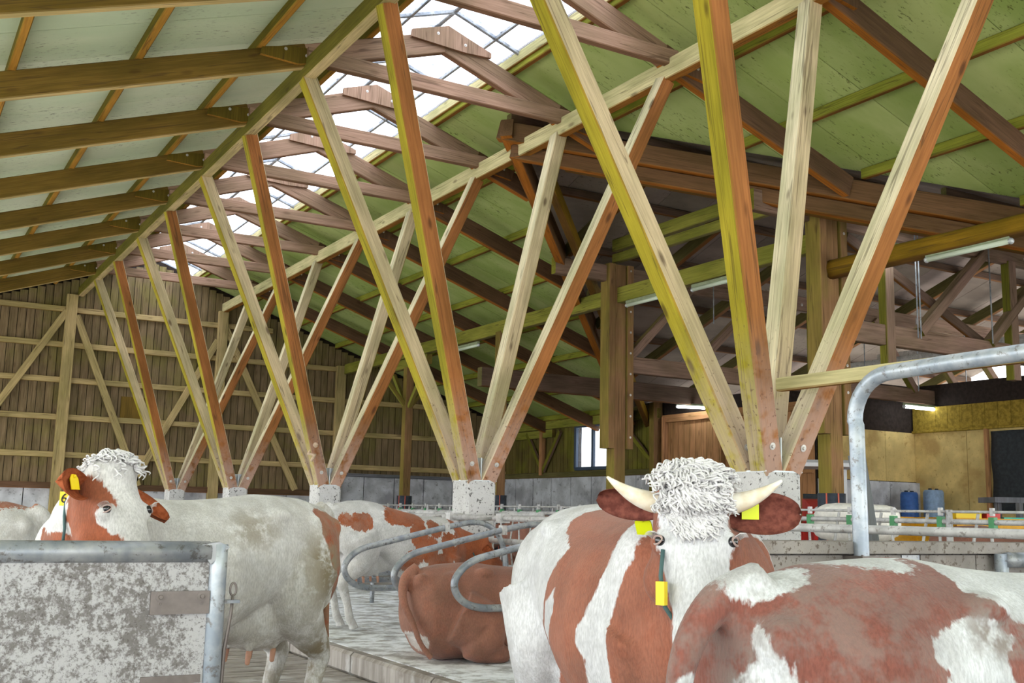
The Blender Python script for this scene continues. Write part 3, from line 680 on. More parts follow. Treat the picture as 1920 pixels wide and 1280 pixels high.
# ------------------------------------------------------------------ things in the cross building
def rot_box(mb, c, s, a):
    c = Vector(c); R_ = Matrix.Rotation(a, 3, 'Z'); vs = []
    for dx, dy, dz in ((-1,-1,-1),(1,-1,-1),(1,1,-1),(-1,1,-1),(-1,-1,1),(1,-1,1),(1,1,1),(-1,1,1)): vs.append(c+R_ @ Vector((dx*s[0]/2, dy*s[1]/2, dz*s[2]/2)))
    mb.add(vs, [(0,3,2,1),(4,5,6,7),(0,1,5,4),(1,2,6,5),(2,3,7,6),(3,0,4,7)])
# red tractor (its own frame: x forward)
TA = math.radians(232); TM = Matrix.Translation((15.5, 14.7, 0)) @ Matrix.Rotation(TA, 4, 'Z')
tr = empty('tractor', (15.5, 14.7, 0)); tag(tr, 'red tractor with white cab roof behind the nearest concrete pier', 'tractor')
def tp(nm, mb, mt, sm=False, par=None): return mb.build(nm, M_[mt], par or tr, TM, sm)
hd = MB().prism([(-.1, -.36, .95), (1.15, -.33, .95), (1.25, -.33, 1.2), (1.15, -.33, 1.62), (.4, -.36, 1.8), (-.1, -.36, 1.84)], (0, .7, 0)); tp('hood', hd, 'red')
hb = tp('grille', MB().box((1.2, -.25, 1.0), (1.27, .27, 1.5)), 'black')
for s in (-1, 1):
    tp('headlight', MB().ball((1.22, s*.24, 1.62), (.05, .09, .07)), 'white', True)
    tp('indicator', MB().box((.5, s*.62-.06, 1.62), (.62, s*.62+.06, 1.74)), 'orange')
    tp('fender', MB().prism([(-1.3, s*.55-.16, 1.0), (-1.2, s*.55-.16, 1.45), (-.9, s*.55-.16, 1.62), (-.4, s*.55-.16, 1.55), (-.2, s*.55-.16, 1.2), (-.45, s*.55-.16, 1.35), (-.9, s*.55-.16, 1.42), (-1.1, s*.55-.16, 1.2)], (0, .32, 0)), 'red')
    w = tp('wheel', MB().tube([(-.8, s*.72-.17, .72), (-.8, s*.72-.1, .72), (-.8, s*.72+.1, .72), (-.8, s*.72+.17, .72)], [.62, .72, .72, .62], 24), 'tyre', True)
    tp('rim', MB().tube([(-.8, s*.72-.18, .72), (-.8, s*.72+.18, .72)], .38, 18), 'white', False, w)
    w = tp('wheel', MB().tube([(.85, s*.68-.12, .45), (.85, s*.68-.06, .45), (.85, s*.68+.06, .45), (.85, s*.68+.12, .45)], [.38, .45, .45, .38], 20), 'tyre', True)
    tp('rim', MB().tube([(.85, s*.68-.13, .45), (.85, s*.68+.13, .45)], .22, 16), 'white', False, w)
    for x in (-1.15, -.15): tp('cab_pillar', MB().box((x-.035, s*.62-.035, 1.35), (x+.035, s*.62+.035, 2.45)), 'white')
tp('cab_floor', MB().box((-1.2, -.6, .9), (-.1, .6, 1.35)), 'red')
tp('cab_roof', MB().prism([(-1.3, -.7, 2.45), (0, -.7, 2.45), (.02, -.7, 2.52), (-.1, -.7, 2.58), (-1.25, -.7, 2.58)], (0, 1.4, 0)), 'white')
tp('seat', MB().box((-.95, -.22, 1.35), (-.6, .22, 1.5)).box((-1.0, -.22, 1.5), (-.9, .22, 1.95)), 'black')
st = tp('steering_wheel', MB().tube(arc((-.42, 0, 1.72), .17, 0, 2*math.pi, (.4, 0, .5), (0, 1, 0), 18), .015, 6), 'black', True)
tp('mirror', MB().box((-.05, -.85, 1.95), (.0, -.70, 2.2)), 'black')
# ledge with plastic drums
tag(MB().box((18.6, 15.2, 0), (20.95, 16.85, 1.28)).build('floor_ledge', M_['block']), kind='structure')
def drum(x, y, z, r, h, mt, label):
    t = empty('plastic_drum', (x, y, z)); tag(t, label, 'drum', 'plastic drums')
    pr = [(r*.92, 0), (r, .04), (r, h*.3), (r*1.04, h*.33), (r, h*.36), (r, h*.64), (r*1.04, h*.67), (r, h*.7), (r, h-.06), (r*.9, h-.01), (r*.8, h)]
    MB().lathe(pr, 20, (x, y, z)).build('shell', M_[mt], t, smooth=True)
    for s in (-1, 1): MB().lathe([(.04, 0), (.04, .03), (.03, .035)], 10, (x+s*r*.5, y, z+h)).build('bung', M_['black'], t)
drum(19.95, 16.35, 1.28, .19, .82, 'blue', 'deep blue plastic drum against the ochre wall')
drum(20.45, 16.1, 1.28, .22, .88, 'paleblue', 'larger pale blue plastic drum against the ochre wall')
# sacks on the feed table
def sack(c, s, rz, label):
    mb = MB(); n, m_ = 18, 12; vs = []
    for i in range(m_+1):
        for k in range(n):
            th = math.pi*i/m_; ph = 2*math.pi*k/n
            q = [math.copysign(abs(v)**.62, v) for v in (math.sin(th)*math.cos(ph), math.sin(th)*math.sin(ph), math.cos(th))]
            p = Matrix.Rotation(rz, 3, 'Z') @ Vector((q[0]*s[0]/2, q[1]*s[1]/2, q[2]*s[2]/2))
            d = .04*mnoise.noise(p*4+Vector(c)); vs.append(Vector(c)+p*(1+d*3))
    fs = [(i*n+k, (i+1)*n+k, (i+1)*n+(k+1) % n, i*n+(k+1) % n) for i in range(m_) for k in range(n)]
    mb.add(vs, fs); tag(mb.build('feed_sack', M_['sackm'], smooth=True), label, 'sack', 'feed sacks')
M_['sackm'] = plain('woven_sack', (240, 236, 228), .8, 0, .1, .1)
sack((10.6, 9.3, .56), (1.1, 1.1, 1.12), .4, 'big white feed sack standing below a slumped one behind the fence')
sack((10.45, 9.35, 1.42), (1.0, .9, .46), .2, 'slumped white feed sack on top of the pile behind the fence')
sack((11.1, 8.5, .68), (.7, .6, 1.36), .5, 'creased white feed sack beside the brown cow at the fence')
# amber trailer with crates
tl = empty('farm_trailer', (16.0, 11.6, 0)); tag(tl, 'low amber trailer carrying coloured crates, behind the feed fence', 'trailer')
for nm, c, s, mt in (('bed', (16.2, 11.4, 1.0), (2.6, 1.2, .12), 'amber'), ('side_board', (16.45, 11.0, 1.28), (2.6, .06, .5), 'amber'), ('side_board', (15.95, 11.9, 1.28), (2.6, .06, .5), 'amber'), ('tail_board', (15.0, 12.0, 1.28), (.06, 1.2, .5), 'amber')):
    b = MB(); rot_box(b, c, s, math.radians(-30)); b.build(nm, M_[mt], tl)
for x, y in ((15.4, 11.3), (16.8, 10.6), (15.9, 12.2), (17.2, 11.4)):
    w = MB().tube([(x, y-.1, .42), (x, y+.1, .42)], .42, 18).build('wheel', M_['tyre'], tl, Matrix.Identity(4))
    MB().tube([(x, y-.11, .42), (x, y+.11, .42)], .2, 12).build('rim', M_['white'], w, Matrix.Identity(4))
def crate(c, s, mt, label):
    t = empty('plastic_crate', (c[0], c[1], c[2])); tag(t, label, 'crate', 'crates on the trailer')
    a = math.radians(-30)
    b = MB(); rot_box(b, (c[0], c[1], c[2]+s[2]/2), s, a); b.build('box', M_[mt], t)
    b = MB(); rot_box(b, (c[0], c[1], c[2]+s[2]), (s[0]*1.06, s[1]*1.06, .03), a); b.build('rim', M_[mt], t)
    b = MB(); rot_box(b, (c[0], c[1], c[2]+s[2]*.7), (s[0]*.4, s[1]*1.02, .04), a); b.build('handle_slot', M_['black'], t)
crate((15.62, 11.72, 1.06), (.42, .4, .56), 'yellow', 'yellow crate on the amber trailer')
crate((15.95, 11.5, 1.06), (.22, .4, .56), 'red', 'small red crate between yellow and teal ones on the trailer')
crate((16.3, 11.3, 1.06), (.45, .4, .48), 'teal', 'teal crate on the amber trailer')
crate((16.75, 11.05, 1.06), (.36, .4, .5), 'black', 'black crate at the end of the amber trailer')
# bench and tarpaulin
bn = empty('work_bench', (18.5, 12.4, 0)); tag(bn, 'dark grey bench in front of the black tarpaulin', 'bench')
b = MB(); rot_box(b, (18.9, 12.3, 1.88), (2.4, .7, .1), math.radians(-30)); b.build('top', M_['greyboard'], bn)
for x, y in ((18.05, 12.8), (18.1, 12.4), (19.9, 11.75), (19.7, 11.4)): beam('leg', (x, y, 0), (x, y, 1.83), .1, .1, M_['greyboard'], bn, up=(0, 1, 0))
vs = []; fs = []; nu, nv_ = 24, 12
for i in range(nu):
    for j in range(nv_): vs.append((AX-.05-.03*math.sin(i*.9)-.02*math.sin(j*1.1+i*.3), 14.95-i*.2, 1.7+j*.158))
for i in range(nu-1):
    for j in range(nv_-1): a = i*nv_+j; fs.append((a, a+1, a+nv_+1, a+nv_))
tm = MB(); tm.add(vs, fs); to = tm.build('tarpaulin', M_['black'], smooth=True)
md = to.modifiers.new('thick', 'SOLIDIFY'); md.thickness = .006
tag(to, 'black tarpaulin hanging on the ochre wall', 'tarpaulin')

# ------------------------------------------------------------------ cows
from mathutils.bvhtree import BVHTree
def cow_mat(name, red, white, dirtc, dirt=.6, amp=.07):
    t = NT(name, .78, .18); ob = t.coord()
    pv = t.n('Attribute', 2, {'attribute_name': 'patch'}); dv = t.n('Attribute', 2, {'attribute_name': 'dirt'})
    lo = t.noise(ob, 7, 4, .6); st = t.noise(t.scale(ob, (60, 60, 22)), 1, 3, .6)
    edge = t.math('ADD', pv, t.math('ADD', t.math('MULTIPLY', t.math('SUBTRACT', lo, .5), amp), t.math('MULTIPLY', t.math('SUBTRACT', st, .5), amp*.55)))
    f = t.ramp(edge, -.006, .006)
    fur = t.noise(t.scale(ob, (130, 130, 40)), 1, 2, .65); big = t.noise(ob, 3.5, 4)
    r1 = t.mix(t.ramp(big, .3, .7), lin(red), lin(tuple(min(255, int(v*1.22)) for v in red)))
    w1 = t.mix(t.ramp(t.noise(ob, 5, 3), .35, .65), lin(white), lin(tuple(int(v*.90) for v in white)))
    c = t.mix(f, w1, r1)
    c = t.mix(1, c, t.n('CombineColor', i0=t.ramp(fur, .25, .75, .80, 1.12), i1=t.ramp(fur, .25, .75, .80, 1.12), i2=t.ramp(fur, .25, .75, .80, 1.12)), 'MULTIPLY')
    dn = t.noise(ob, 9, 4, .7)
    df = t.math('MULTIPLY', t.math('MULTIPLY', t.ramp(dn, .36, .58), dv), dirt, True)
    c = t.mix(df, c, lin(dirtc)); t.col(c)
    t.b.inputs['Sheen Weight'].default_value = .12
    t.bump(fur, .5, .006)
    return t.m
RED, WHITE, DIRT = (168, 88, 56), (243, 241, 238), (150, 138, 112)
M_['cow_a'] = cow_mat('coat_white_soiled', (128, 72, 48), (216, 214, 211), (132, 120, 98), .8)
M_['cow_b'] = cow_mat('coat_red_white', (130, 80, 62), (212, 212, 214), (150, 142, 130), .45)
M_['cow_c'] = cow_mat('coat_red_white_blurred', (112, 68, 58), (204, 206, 208), (128, 120, 114), .85)
M_['cow_d'] = cow_mat('coat_brown', (128, 86, 70), (206, 200, 194), (120, 96, 84), .5)
M_['cow_e'] = cow_mat('coat_spotted', (138, 77, 47), (212, 210, 208), (160, 152, 142), .6, .13)
M_['eye'] = plain('cow_eye', (28, 26, 32), .08, 0, .8)
M_['lid'] = plain('cow_eyelid', (168, 146, 138), .6)
M_['horn'] = None
def horn_mat():
    t = NT('cow_horn', .4, .5); g = t.noise(t.scale(t.coord(), (14, 14, 14)), 1, 4)
    t.col(t.mix(t.ramp(g, .35, .65), lin((222, 206, 178)), lin((242, 236, 222)))); return t.m
M_['horn'] = horn_mat()
def ear_mat(name, a, b):
    t = NT(name, .85, .1); g = t.noise(t.scale(t.coord(), (40, 40, 40)), 1, 4)
    t.col(t.mix(t.ramp(g, .3, .7), lin(a), lin(b))); t.bump(g, .5, .006); return t.m
M_['ear'] = ear_mat('cow_ear_red', (128, 64, 36), (164, 90, 56))
M_['ear2'] = ear_mat('cow_ear_maroon', (98, 54, 46), (134, 80, 68))
M_['teat'] = plain('udder_skin', (196, 148, 126), .6, 0, .3, .1)
M_['hoof'] = plain('hoof', (92, 80, 70), .6, 0, .3, .2)
M_['hairw'] = plain('white_curls', (214, 212, 212), .7, 0, .2, .12)
M_['tag'] = plain('ear_tag_yellow', (244, 214, 30), .4, 0, .4)
M_['tagg'] = plain('ear_tag_lime', (214, 226, 20), .4, 0, .4)
M_['ink'] = plain('tag_ink', (30, 30, 30), .6)
M_['strap'] = plain('neck_strap', (70, 96, 96), .7)

def sup(c, s, e): return math.copysign(abs(c)**(2/e), c), math.copysign(abs(s)**(2/e), s)
def loft(mb, rings, n=22):
    """rings: centre, side axis, up axis, half width, up extent, down extent, exponent"""
    vs = []
    for c, u, v, w, tp, bt, e in rings:
        c = Vector(c); u = Vector(u); v = Vector(v)
        for k in range(n):
            a = 2*math.pi*k/n; x, y_ = sup(math.cos(a), math.sin(a), e if math.sin(a) < 0 else max(1.8, e-.35))
            vs.append(c+u*(w*x)+v*((tp if y_ > 0 else bt)*y_))
    fs = []
    for i in range(len(rings)-1):
        for k in range(n): fs.append((i*n+k, i*n+(k+1) % n, (i+1)*n+(k+1) % n, (i+1)*n+k))
    fs.append(tuple(range(n))[::-1]); fs.append(tuple((len(rings)-1)*n+k for k in range(n)))
    mb.add(vs, fs)
def chain(mb, pts, n=14):
    """limb: list of (point, radius); resampled smoothly"""
    P = []; R_ = []
    for i in range(len(pts)-1):
        p0 = Vector(pts[max(i-1, 0)][0]); p1 = Vector(pts[i][0]); p2 = Vector(pts[i+1][0]); p3 = Vector(pts[min(i+2, len(pts)-1)][0])
        for k in range(4):
            s = k/4
            P.append(.5*((2*p1)+(p2-p0)*s+(2*p0-5*p1+4*p2-p3)*s*s+(3*p1-p0-3*p2+p3)*s**3))
            R_.append(pts[i][1]*(1-s)+pts[i+1][1]*s)
    P.append(Vector(pts[-1][0])); R_.append(pts[-1][1])
    mb.tube(P, R_, n)
def poly_sdf(P, poly):
    """signed distance, positive inside; P (n,2)"""
    poly = np.array(poly, float); d = np.full(len(P), 1e9); ins = np.zeros(len(P), bool)
    for i in range(len(poly)):
        a = poly[i]; b = poly[(i+1) % len(poly)]; ab = b-a
        t = np.clip(((P-a)@ab)/(ab@ab), 0, 1); d = np.minimum(d, np.linalg.norm(P-(a+t[:, None]*ab), axis=1))
        c = ((a[1] > P[:, 1]) != (b[1] > P[:, 1])) & (P[:, 0] < (b[0]-a[0])*(P[:, 1]-a[1])/((b[1]-a[1])+1e-12)+a[0]); ins ^= c
    return np.where(ins, d, -d)

BODY = [(-.93, 1.30, 1.02, .09, 2.0), (-.89, 1.345, .94, .17, 2.2), (-.80, 1.385, .82, .245, 2.3), (-.66, 1.415, .82, .285, 2.35), (-.50, 1.425, .86, .30, 2.4), (-.34, 1.43, .82, .305, 2.5),
        (-.15, 1.405, .73, .33, 2.5), (.05, 1.39, .65, .36, 2.45), (.25, 1.385, .575, .365, 2.4), (.43, 1.40, .59, .335, 2.35), (.58, 1.42, .615, .295, 2.3), (.72, 1.40, .66, .255, 2.25), (.84, 1.34, .72, .20, 2.1), (.93, 1.26, .80, .12, 2.0)]
HEADR = [(-.045, .065, .05), (-.02, .105, .085), (.03, .122, .105), (.10, .126, .122), (.18, .130, .135), (.24, .118, .132), (.32, .096, .118), (.40, .083, .098), (.46, .086, .088), (.505, .078, .074), (.535, .048, .045)]
def cow(name, label, loc, head_ang, sc, mat, poll, hm, hn, brown=(), white=(), dirt=1.0, vox=.017, lying=False, front=None, legs=True, udder=True, ears=None, earmat='ear', horns=False, tags=None, tail=None, tailpos=None, top=None, group='cows in the barn', neckw=1.0, ear_set=None, hair=0, eyes=True, hs=1.0, hair_t=(-.06, .15), dirt_at=()):
    root = empty(name, loc); tag(root, label, 'cow', group)
    M = Matrix.Translation(Vector(loc)) @ Matrix.Rotation(head_ang, 4, 'Z') @ Matrix.Scale(sc, 4)
    mb = MB()
    dz = -.62 if lying else 0
    Y_, Z_ = Vector((0, 1, 0)), Vector((0, 0, 1))
    def dip(x):                                     # lower the forehand (cow with head down or kneeling)
        return 0 if front is None else front*max(0, (x+.5)/1.4)
    rings = []
    for x, zt, zb, w, e in BODY:
        if lying:
            zt2 = zt+dz-.04-(.06 if x < -.85 else 0); zb2 = .0 if x > -.75 else (.05 if x > -.85 else .2); w2 = w*(1.22 if x > -.85 else 1.35); e = 2.3
        else: zt2, zb2, w2 = zt+dip(x), zb+dip(x), w
        zc = zb2+(zt2-zb2)*.48
        rings.append(((x, 0, zc), Y_, Z_, w2, zt2-zc, zc-zb2, e))
    loft(mb, rings, 26)
    dd = dip(.7)
    for s in (-1, 1):                               # hook and pin bones, shoulder blades, flank
        mb.ball((-.33, s*.22, 1.315+dz+dip(-.33)), (.08, .068, .045)); mb.ball((-.86, s*.12, 1.24+dz), (.07, .06, .07))
        mb.ball((.55, s*.2, 1.08+dz+dd), (.16, .11, .27)); mb.ball((-.60, s*.19, 1.03+dz), (.25, .13, .30))
    if lying:
        for s in (-1, 1):
            chain(mb, [((-.58, s*.24, .36), .24), ((-.38, s*.34, .24), .21), ((-.5, s*.36, .13), .12), ((-.2, s*.4, .06), .06)])
            chain(mb, [((.55, s*.22, .38), .13), ((.62, s*.26, .14), .085), ((.90, s*.24, .09), .06), ((.6, s*.20, .05), .05)])
    elif legs:
        for s in (-1, 1):
            chain(mb, [((-.58, s*.17, 1.02), .22), ((-.52, s*.20, .83), .165), ((-.62, s*.19, .68), .115), ((-.755, s*.17, .55), .066), ((-.755, s*.165, .48), .06), ((-.69, s*.165, .28), .043), ((-.66, s*.165, .14), .05), ((-.62, s*.165, .08), .046), ((-.60, s*.165, .02), .058)])
            if front is None:
                chain(mb, [((.60, s*.20, 1.0), .14), ((.53, s*.195, .78), .115), ((.56, s*.175, .58), .076), ((.575, s*.165, .43), .064), ((.575, s*.165, .36), .055), ((.57, s*.165, .22), .04), ((.575, s*.165, .13), .046), ((.60, s*.165, .02), .058)])
            else:
                z1 = 1.0+dd
                chain(mb, [((.60, s*.20, z1), .14), ((.55, s*.195, z1-.25), .115), ((.64, s*.18, (z1-.25)*.5+.05), .076), ((.66, s*.17, .14), .06), ((.5, s*.17, .06), .05), ((.42, s*.17, .03), .05)])
    if udder and not lying:
        mb.ball((-.42, 0, .745), (.27, .185, .18), 16, 12); mb.ball((-.25, 0, .71), (.2, .14, .1))
        for sx in (-.48, -.30):
            for s in (-1, 1): chain(mb, [((sx, s*.085, .60), .025), ((sx+.01, s*.09, .565), .014)], 8)
    # tail
    tp = tailpos or [(-.86, 0, 1.36), (-.955, 0, 1.31), (-.985, 0, 1.18), (-.965, .0, .95), (-.955, .02, .75), (-.95, .03, .55)]
    chain(mb, [(p, r) for p, r in zip([(a, b, max(.05, c+dz)) if not tailpos else (a, b, c) for a, b, c in tp], (.055, .045, .036, .028, .024, .03))], 10)
    # neck and head, in the cow's own frame
    P = Vector(poll); hm = Vector(hm).normalized(); hn = Vector(hn); hn = (hn-hm*hn.dot(hm)).normalized(); hl = hn.cross(hm)
    def H(t, l, n): return P+(hm*t+hl*l+hn*n)*hs
    hr = []
    for t, a, b in HEADR: hr.append((H(t, 0, -b), hl, hn, a*hs, b*hs, b*1.15*hs, 2.5))
    loft(mb, hr, 20)
    for s in (-1, 1):
        mb.ball(H(.17, s*.105, -.055), .042, 10, 8); mb.ball(H(.26, s*.07, -.17), (.09, .09, .09)); mb.ball(H(.0, s*.07, -.05), .055)
        mb.ball(H(.49, s*.045, -.05), .04)
    mb.ball(H(-.01, 0, -.06), (.11, .11, .09))
    nb = Vector((.70, 0, 1.08+dz+dd+(.02 if lying else 0))); ne = H(.07, 0, -.15)
    mid = (nb+ne)/2+Vector((.12, 0, .02)); nr = []
    for i in range(8):
        s = i/7; c = nb*(1-s)**2+mid*2*s*(1-s)+ne*s*s
        tg = ((mid-nb)*(1-s)+(ne-mid)*s).normalized()
        side = tg.cross(Vector((0, 0, 1)));
        if side.length < .1: side = hl.copy()
        side.normalize(); side = (-side).lerp(hl if hl.dot(-side) > 0 else -hl, s*s).normalized(); side = (side-tg*side.dot(tg)).normalized(); upv = side.cross(tg)
        if upv.z < 0: upv = -upv
        nr.append((c, side, upv, (.19*(1-s)+.112*s)*neckw, .26*(1-s)+.135*s, .30*(1-s)+.15*s, 2.1))
    loft(mb, nr, 20)
    me = mb.mesh('raw', mat); tmp = bpy.data.objects.new('raw', me); COL.objects.link(tmp)
    md = tmp.modifiers.new('r', 'REMESH'); md.mode = 'VOXEL'; md.voxel_size = vox
    sm = tmp.modifiers.new('s', 'SMOOTH'); sm.factor = .5; sm.iterations = max(3, int(.10/vox))
    dg = bpy.context.evaluated_depsgraph_get(); me2 = bpy.data.meshes.new_from_object(tmp.evaluated_get(dg)); me2.name = 'body'
    bpy.data.objects.remove(tmp); bpy.data.meshes.remove(me)
    me2.materials.clear(); me2.materials.append(mat)
    nv = len(me2.vertices); co = np.empty(nv*3, np.float32); me2.vertices.foreach_get('co', co); co = co.reshape(-1, 3).astype(float)
    # gentle irregularity of flesh: ribs, folds
    def field(items):
        val = np.full(nv, -1.0)
        for it in items:
            if it[0] == 'poly':
                _, side, pts = it; v = poly_sdf(co[:, [0, 2]], pts)
                if side: v = np.minimum(v, side*co[:, 1]*1.0+(it[3] if len(it) > 3 else .02))
            elif it[0] == 'ell': _, c, r = it; v = (1-np.linalg.norm((co-np.array(c))/np.array(r), axis=1))*min(r)
            elif it[0] == 'head': _, tl, r = it; c = np.array(H(*tl)); q = co-c; q = np.stack([q@np.array(hm), q@np.array(hl), q@np.array(hn)], 1); v = (1-np.linalg.norm(q/np.array(r), axis=1))*min(r)
            elif it[0] == 'rear': v = np.minimum(poly_sdf(co[:, [1, 2]], it[1]), -.78-co[:, 0])
            elif it[0] == 'all': v = np.full(nv, .5)
            val = np.maximum(val, v)
        return val
    pv = field(brown)
    if white: pv = np.minimum(pv, -field(white))
    at = me2.attributes.new('patch', 'FLOAT', 'POINT'); at.data.foreach_set('value', np.clip(pv, -.6, .6).astype(np.float32))
    low = np.clip((.95+dz-co[:, 2])/.5, 0, 1); rear = np.clip((-.35-co[:, 0])/.45, 0, 1)
    dv = dirt*np.clip(.25+.6*low+.55*rear, 0, 1); dv *= np.where(co[:, 0] > .8, .25, 1)
    for c, r, w_ in dirt_at: dv = np.maximum(dv, w_*np.clip(1.4-1.4*np.linalg.norm((co-np.array(c))/np.array(r), axis=1), 0, 1))
    at = me2.attributes.new('dirt', 'FLOAT', 'POINT'); at.data.foreach_set('value', dv.astype(np.float32))
    me2.polygons.foreach_set('use_smooth', [True]*len(me2.polygons)); me2.update()
    finish(bpy.data.objects.new('body', me2), M, root)
    def part(nm, b, mt, smooth=True, par=root): return b.build(nm, mt, par, M, smooth)
    if udder and not lying:
        for sx in (-.48, -.30):
            for s in (-1, 1): part('teat', MB().tube([(sx+.004, s*.088, .58), (sx+.01, s*.09, .55), (sx+.013, s*.09, .515), (sx+.013, s*.09, .508)], [.016, .015, .013, .007], 10), M_['teat'])
    if not lying and legs and front is None:
        for x, s in ((-.59, -1), (-.59, 1), (.61, -1), (.61, 1)):
            hb = MB()
            for k in (-1, 1): hb.prism([(x-.055, s*.165+k*.032-.028, 0), (x+.085, s*.165+k*.032-.02, 0), (x+.085, s*.165+k*.032+.02, 0), (x-.055, s*.165+k*.032+.028, 0)], (-.02, 0, .075))
            part('hoof', hb, M_['hoof'], False)
    bvh = BVHTree.FromPolygons([tuple(v.co) for v in me2.vertices], [tuple(p.vertices) for p in me2.polygons])
    if eyes:
        for s in (-1, 1):
            en = (hl*s*.86+hn*.5).normalized(); ex = (hm-en*hm.dot(en)).normalized(); ey = en.cross(ex)
            hit = bvh.ray_cast(H(.172, s*.09, -.04)+en*.3, -en)[0] or H(.172, s*.12, -.036)
            part('eye', MB().ball(hit-en*.0085, .0175*hs, 14, 10), M_['eye'])
            lid = MB()
            for a0, a1, rr_ in ((-.15*math.pi, 1.15*math.pi, .005), (1.05*math.pi, 1.95*math.pi, .0035)):
                pts = []
                for i in range(11):
                    a = a0+(a1-a0)*i/10
                    pts.append(hit+ey*(.021*hs*math.cos(a))-ex*(.0135*hs*math.sin(a))+en*(-.001+.005*abs(math.sin(a))))
                lid.tube(pts, [.002+(rr_-.002)*math.sin(math.pi*i/10) for i in range(11)], 8)
            part('eyelid', lid, M_['lid'])
            la = MB()
            for i in range(11):
                a = math.pi*(.2+.6*i/10); p0 = hit+ey*(.024*hs*math.cos(a))-ex*(.016*hs*math.sin(a))+en*.008
                la.tube([p0, p0-ex*.008+en*.016, p0-ex*.006+en*.03], [.0014, .0011, .0005], 4)
            part('eyelashes', la, M_['hairw'])
        for s in (-1, 1): part('nostril', MB().ball(H(.505, s*.042, -.026), (.014, .014, .014), 8, 6), M_['eye'])
    # ears: cupped leaves with thickness
    for s in (-1, 1):
        es = (ear_set or {}).get(s, {})
        base = H(.055, s*.105, -.085); d = (hl*s*es.get('out', 1)+hm*es.get('down', .12)+hn*es.get('fwd', -.12)).normalized()
        face = (hn*es.get('fn', 1)+hm*es.get('fm', .3)); face = (face-d*face.dot(d)).normalized(); wd = d.cross(face)
        Lh = es.get('len', .215); Wd = es.get('w', .072); g = []; nu, nvv = 18, 9
        for lay in (0, 1):
            for i in range(nu):
                u = (i/(nu-1))**.85; ww = max(Wd*1.62*(u*.95+.10)**.55*max(0, 1-u)**.46*.92, .004)
                for j in range(nvv):
                    v = -1+2*j/(nvv-1)
                    cup = .055*(1-v*v)*(1-u*.55)-.01*u
                    g.append(base+d*(u*Lh)+wd*(v*ww)-face*(cup+lay*.012*(1-abs(v)*.7)))
        eb = MB(); fs = []; off = nu*nvv
        for i in range(nu-1):
            for j in range(nvv-1):
                a = i*nvv+j; fs.append((a, a+1, a+nvv+1, a+nvv)); fs.append((off+a, off+a+nvv, off+a+nvv+1, off+a+1))
        for i in range(nu-1):
            for j in (0, nvv-1): a = i*nvv+j; fs.append((a, a+nvv, off+a+nvv, off+a))
        for j in range(nvv-1): a = (nu-1)*nvv+j; fs.append((a, a+1, off+a+1, off+a))
        eb.add(g, fs); eo = part('ear', eb, M_[earmat])
        if tags:
            tc = base+d*(Lh*es.get('tu', .5))+wd*(Wd*es.get('tv', .45))+face*.012-face*.03; tw, th = .028, .034
            td = (Vector((0, 0, -1)) - face*Vector((0, 0, -1)).dot(face)).normalized(); ts = td.cross(face)
            tb = MB(); ol = [tc-ts*tw*.5, tc+ts*tw*.5, tc+ts*tw+td*th*.6, tc+ts*tw+td*th*2, tc-ts*tw+td*th*2, tc-ts*tw+td*th*.6]
            tb.prism(ol, face*.004); tb.ball(tc+td*.01+face*.006, .008, 8, 6)
            part('ear_tag', tb, M_[tags], False, eo)
    if horns:
        for s in (-1, 1):
            hb = MB(); pts = []; rr = []
            for i in range(12):
                u = i/11; pts.append(H(.035+.0*u-.062*u*u, s*(.095+.185*u), -.07+.02*u+.05*u*u)); rr.append(.031*(1-u**1.8)+.004)
            hb.tube(pts, rr, 14); part('horn', hb, M_['horn'])
    if hair:
        rng = random.Random(3); hb = MB()
        for i in range(hair):
            t = rng.uniform(*hair_t); l = rng.gauss(0, .06)
            if abs(l) > .108 or (t > .05 and abs(l) > .10-.6*(t-.05)) or (t > .07 and rng.random() < (t-.07)*9): continue
            mode = 0 if t > .02 else rng.choice((0, 1, 2))
            if mode == 2: od = (hm-hn).normalized(); o = H(t, l, -.04)-od*.4
            elif mode: od = hm; o = H(-.4, l, rng.uniform(-.15, .0))
            else: od = -hn; o = H(t, l, .3)
            hit = bvh.ray_cast(o, od)
            if hit[0] is None: continue
            p = hit[0]; nn = hit[1]; flow = (hm*(.9 if t > 0 else .3)+hl*(l*5+rng.uniform(-.4, .4))+nn*.25).normalized()
            side = flow.cross(nn).normalized(); Lk = rng.uniform(.022, .048)*(1.35 if t < .04 else 1); turns = rng.uniform(.7, 1.4); ph = rng.uniform(0, 6.28); r0 = rng.uniform(.005, .010)*(1.45 if t < .04 else 1)
            pts = []; rr = []
            for k in range(9):
                u = k/8; a = ph+turns*6.283*u
                pts.append(p+flow*(Lk*u)+nn*(.001+.009*math.sin(math.pi*u)+r0*.7*math.sin(a)*u**.3)+side*(r0*math.cos(a))); rr.append(.0055*(1-u*.6))
            hb.tube(pts, rr, 5)
        po = part('poll_hair', hb, M_['hairw']); po['kind'] = 'stuff'
    return root, M, H, part

def face_dir(cam_share, right_share):
    """horizontal direction towards the camera side mixed with the picture's right"""
    f = Vector((-math.sin(YAW), -math.cos(YAW), 0)); r = Vector((math.cos(YAW), -math.sin(YAW), 0))
    return (f*cam_share+r*right_share).normalized()
def to_local(loc, ang, sc, w): return (Matrix.Translation(Vector(loc)) @ Matrix.Rotation(ang, 4, 'Z') @ Matrix.Scale(sc, 4)).inverted() @ Vector(w)
def dir_local(ang, v): return Matrix.Rotation(-ang, 3, 'Z') @ Vector(v)
UP = Vector((0, 0, 1))

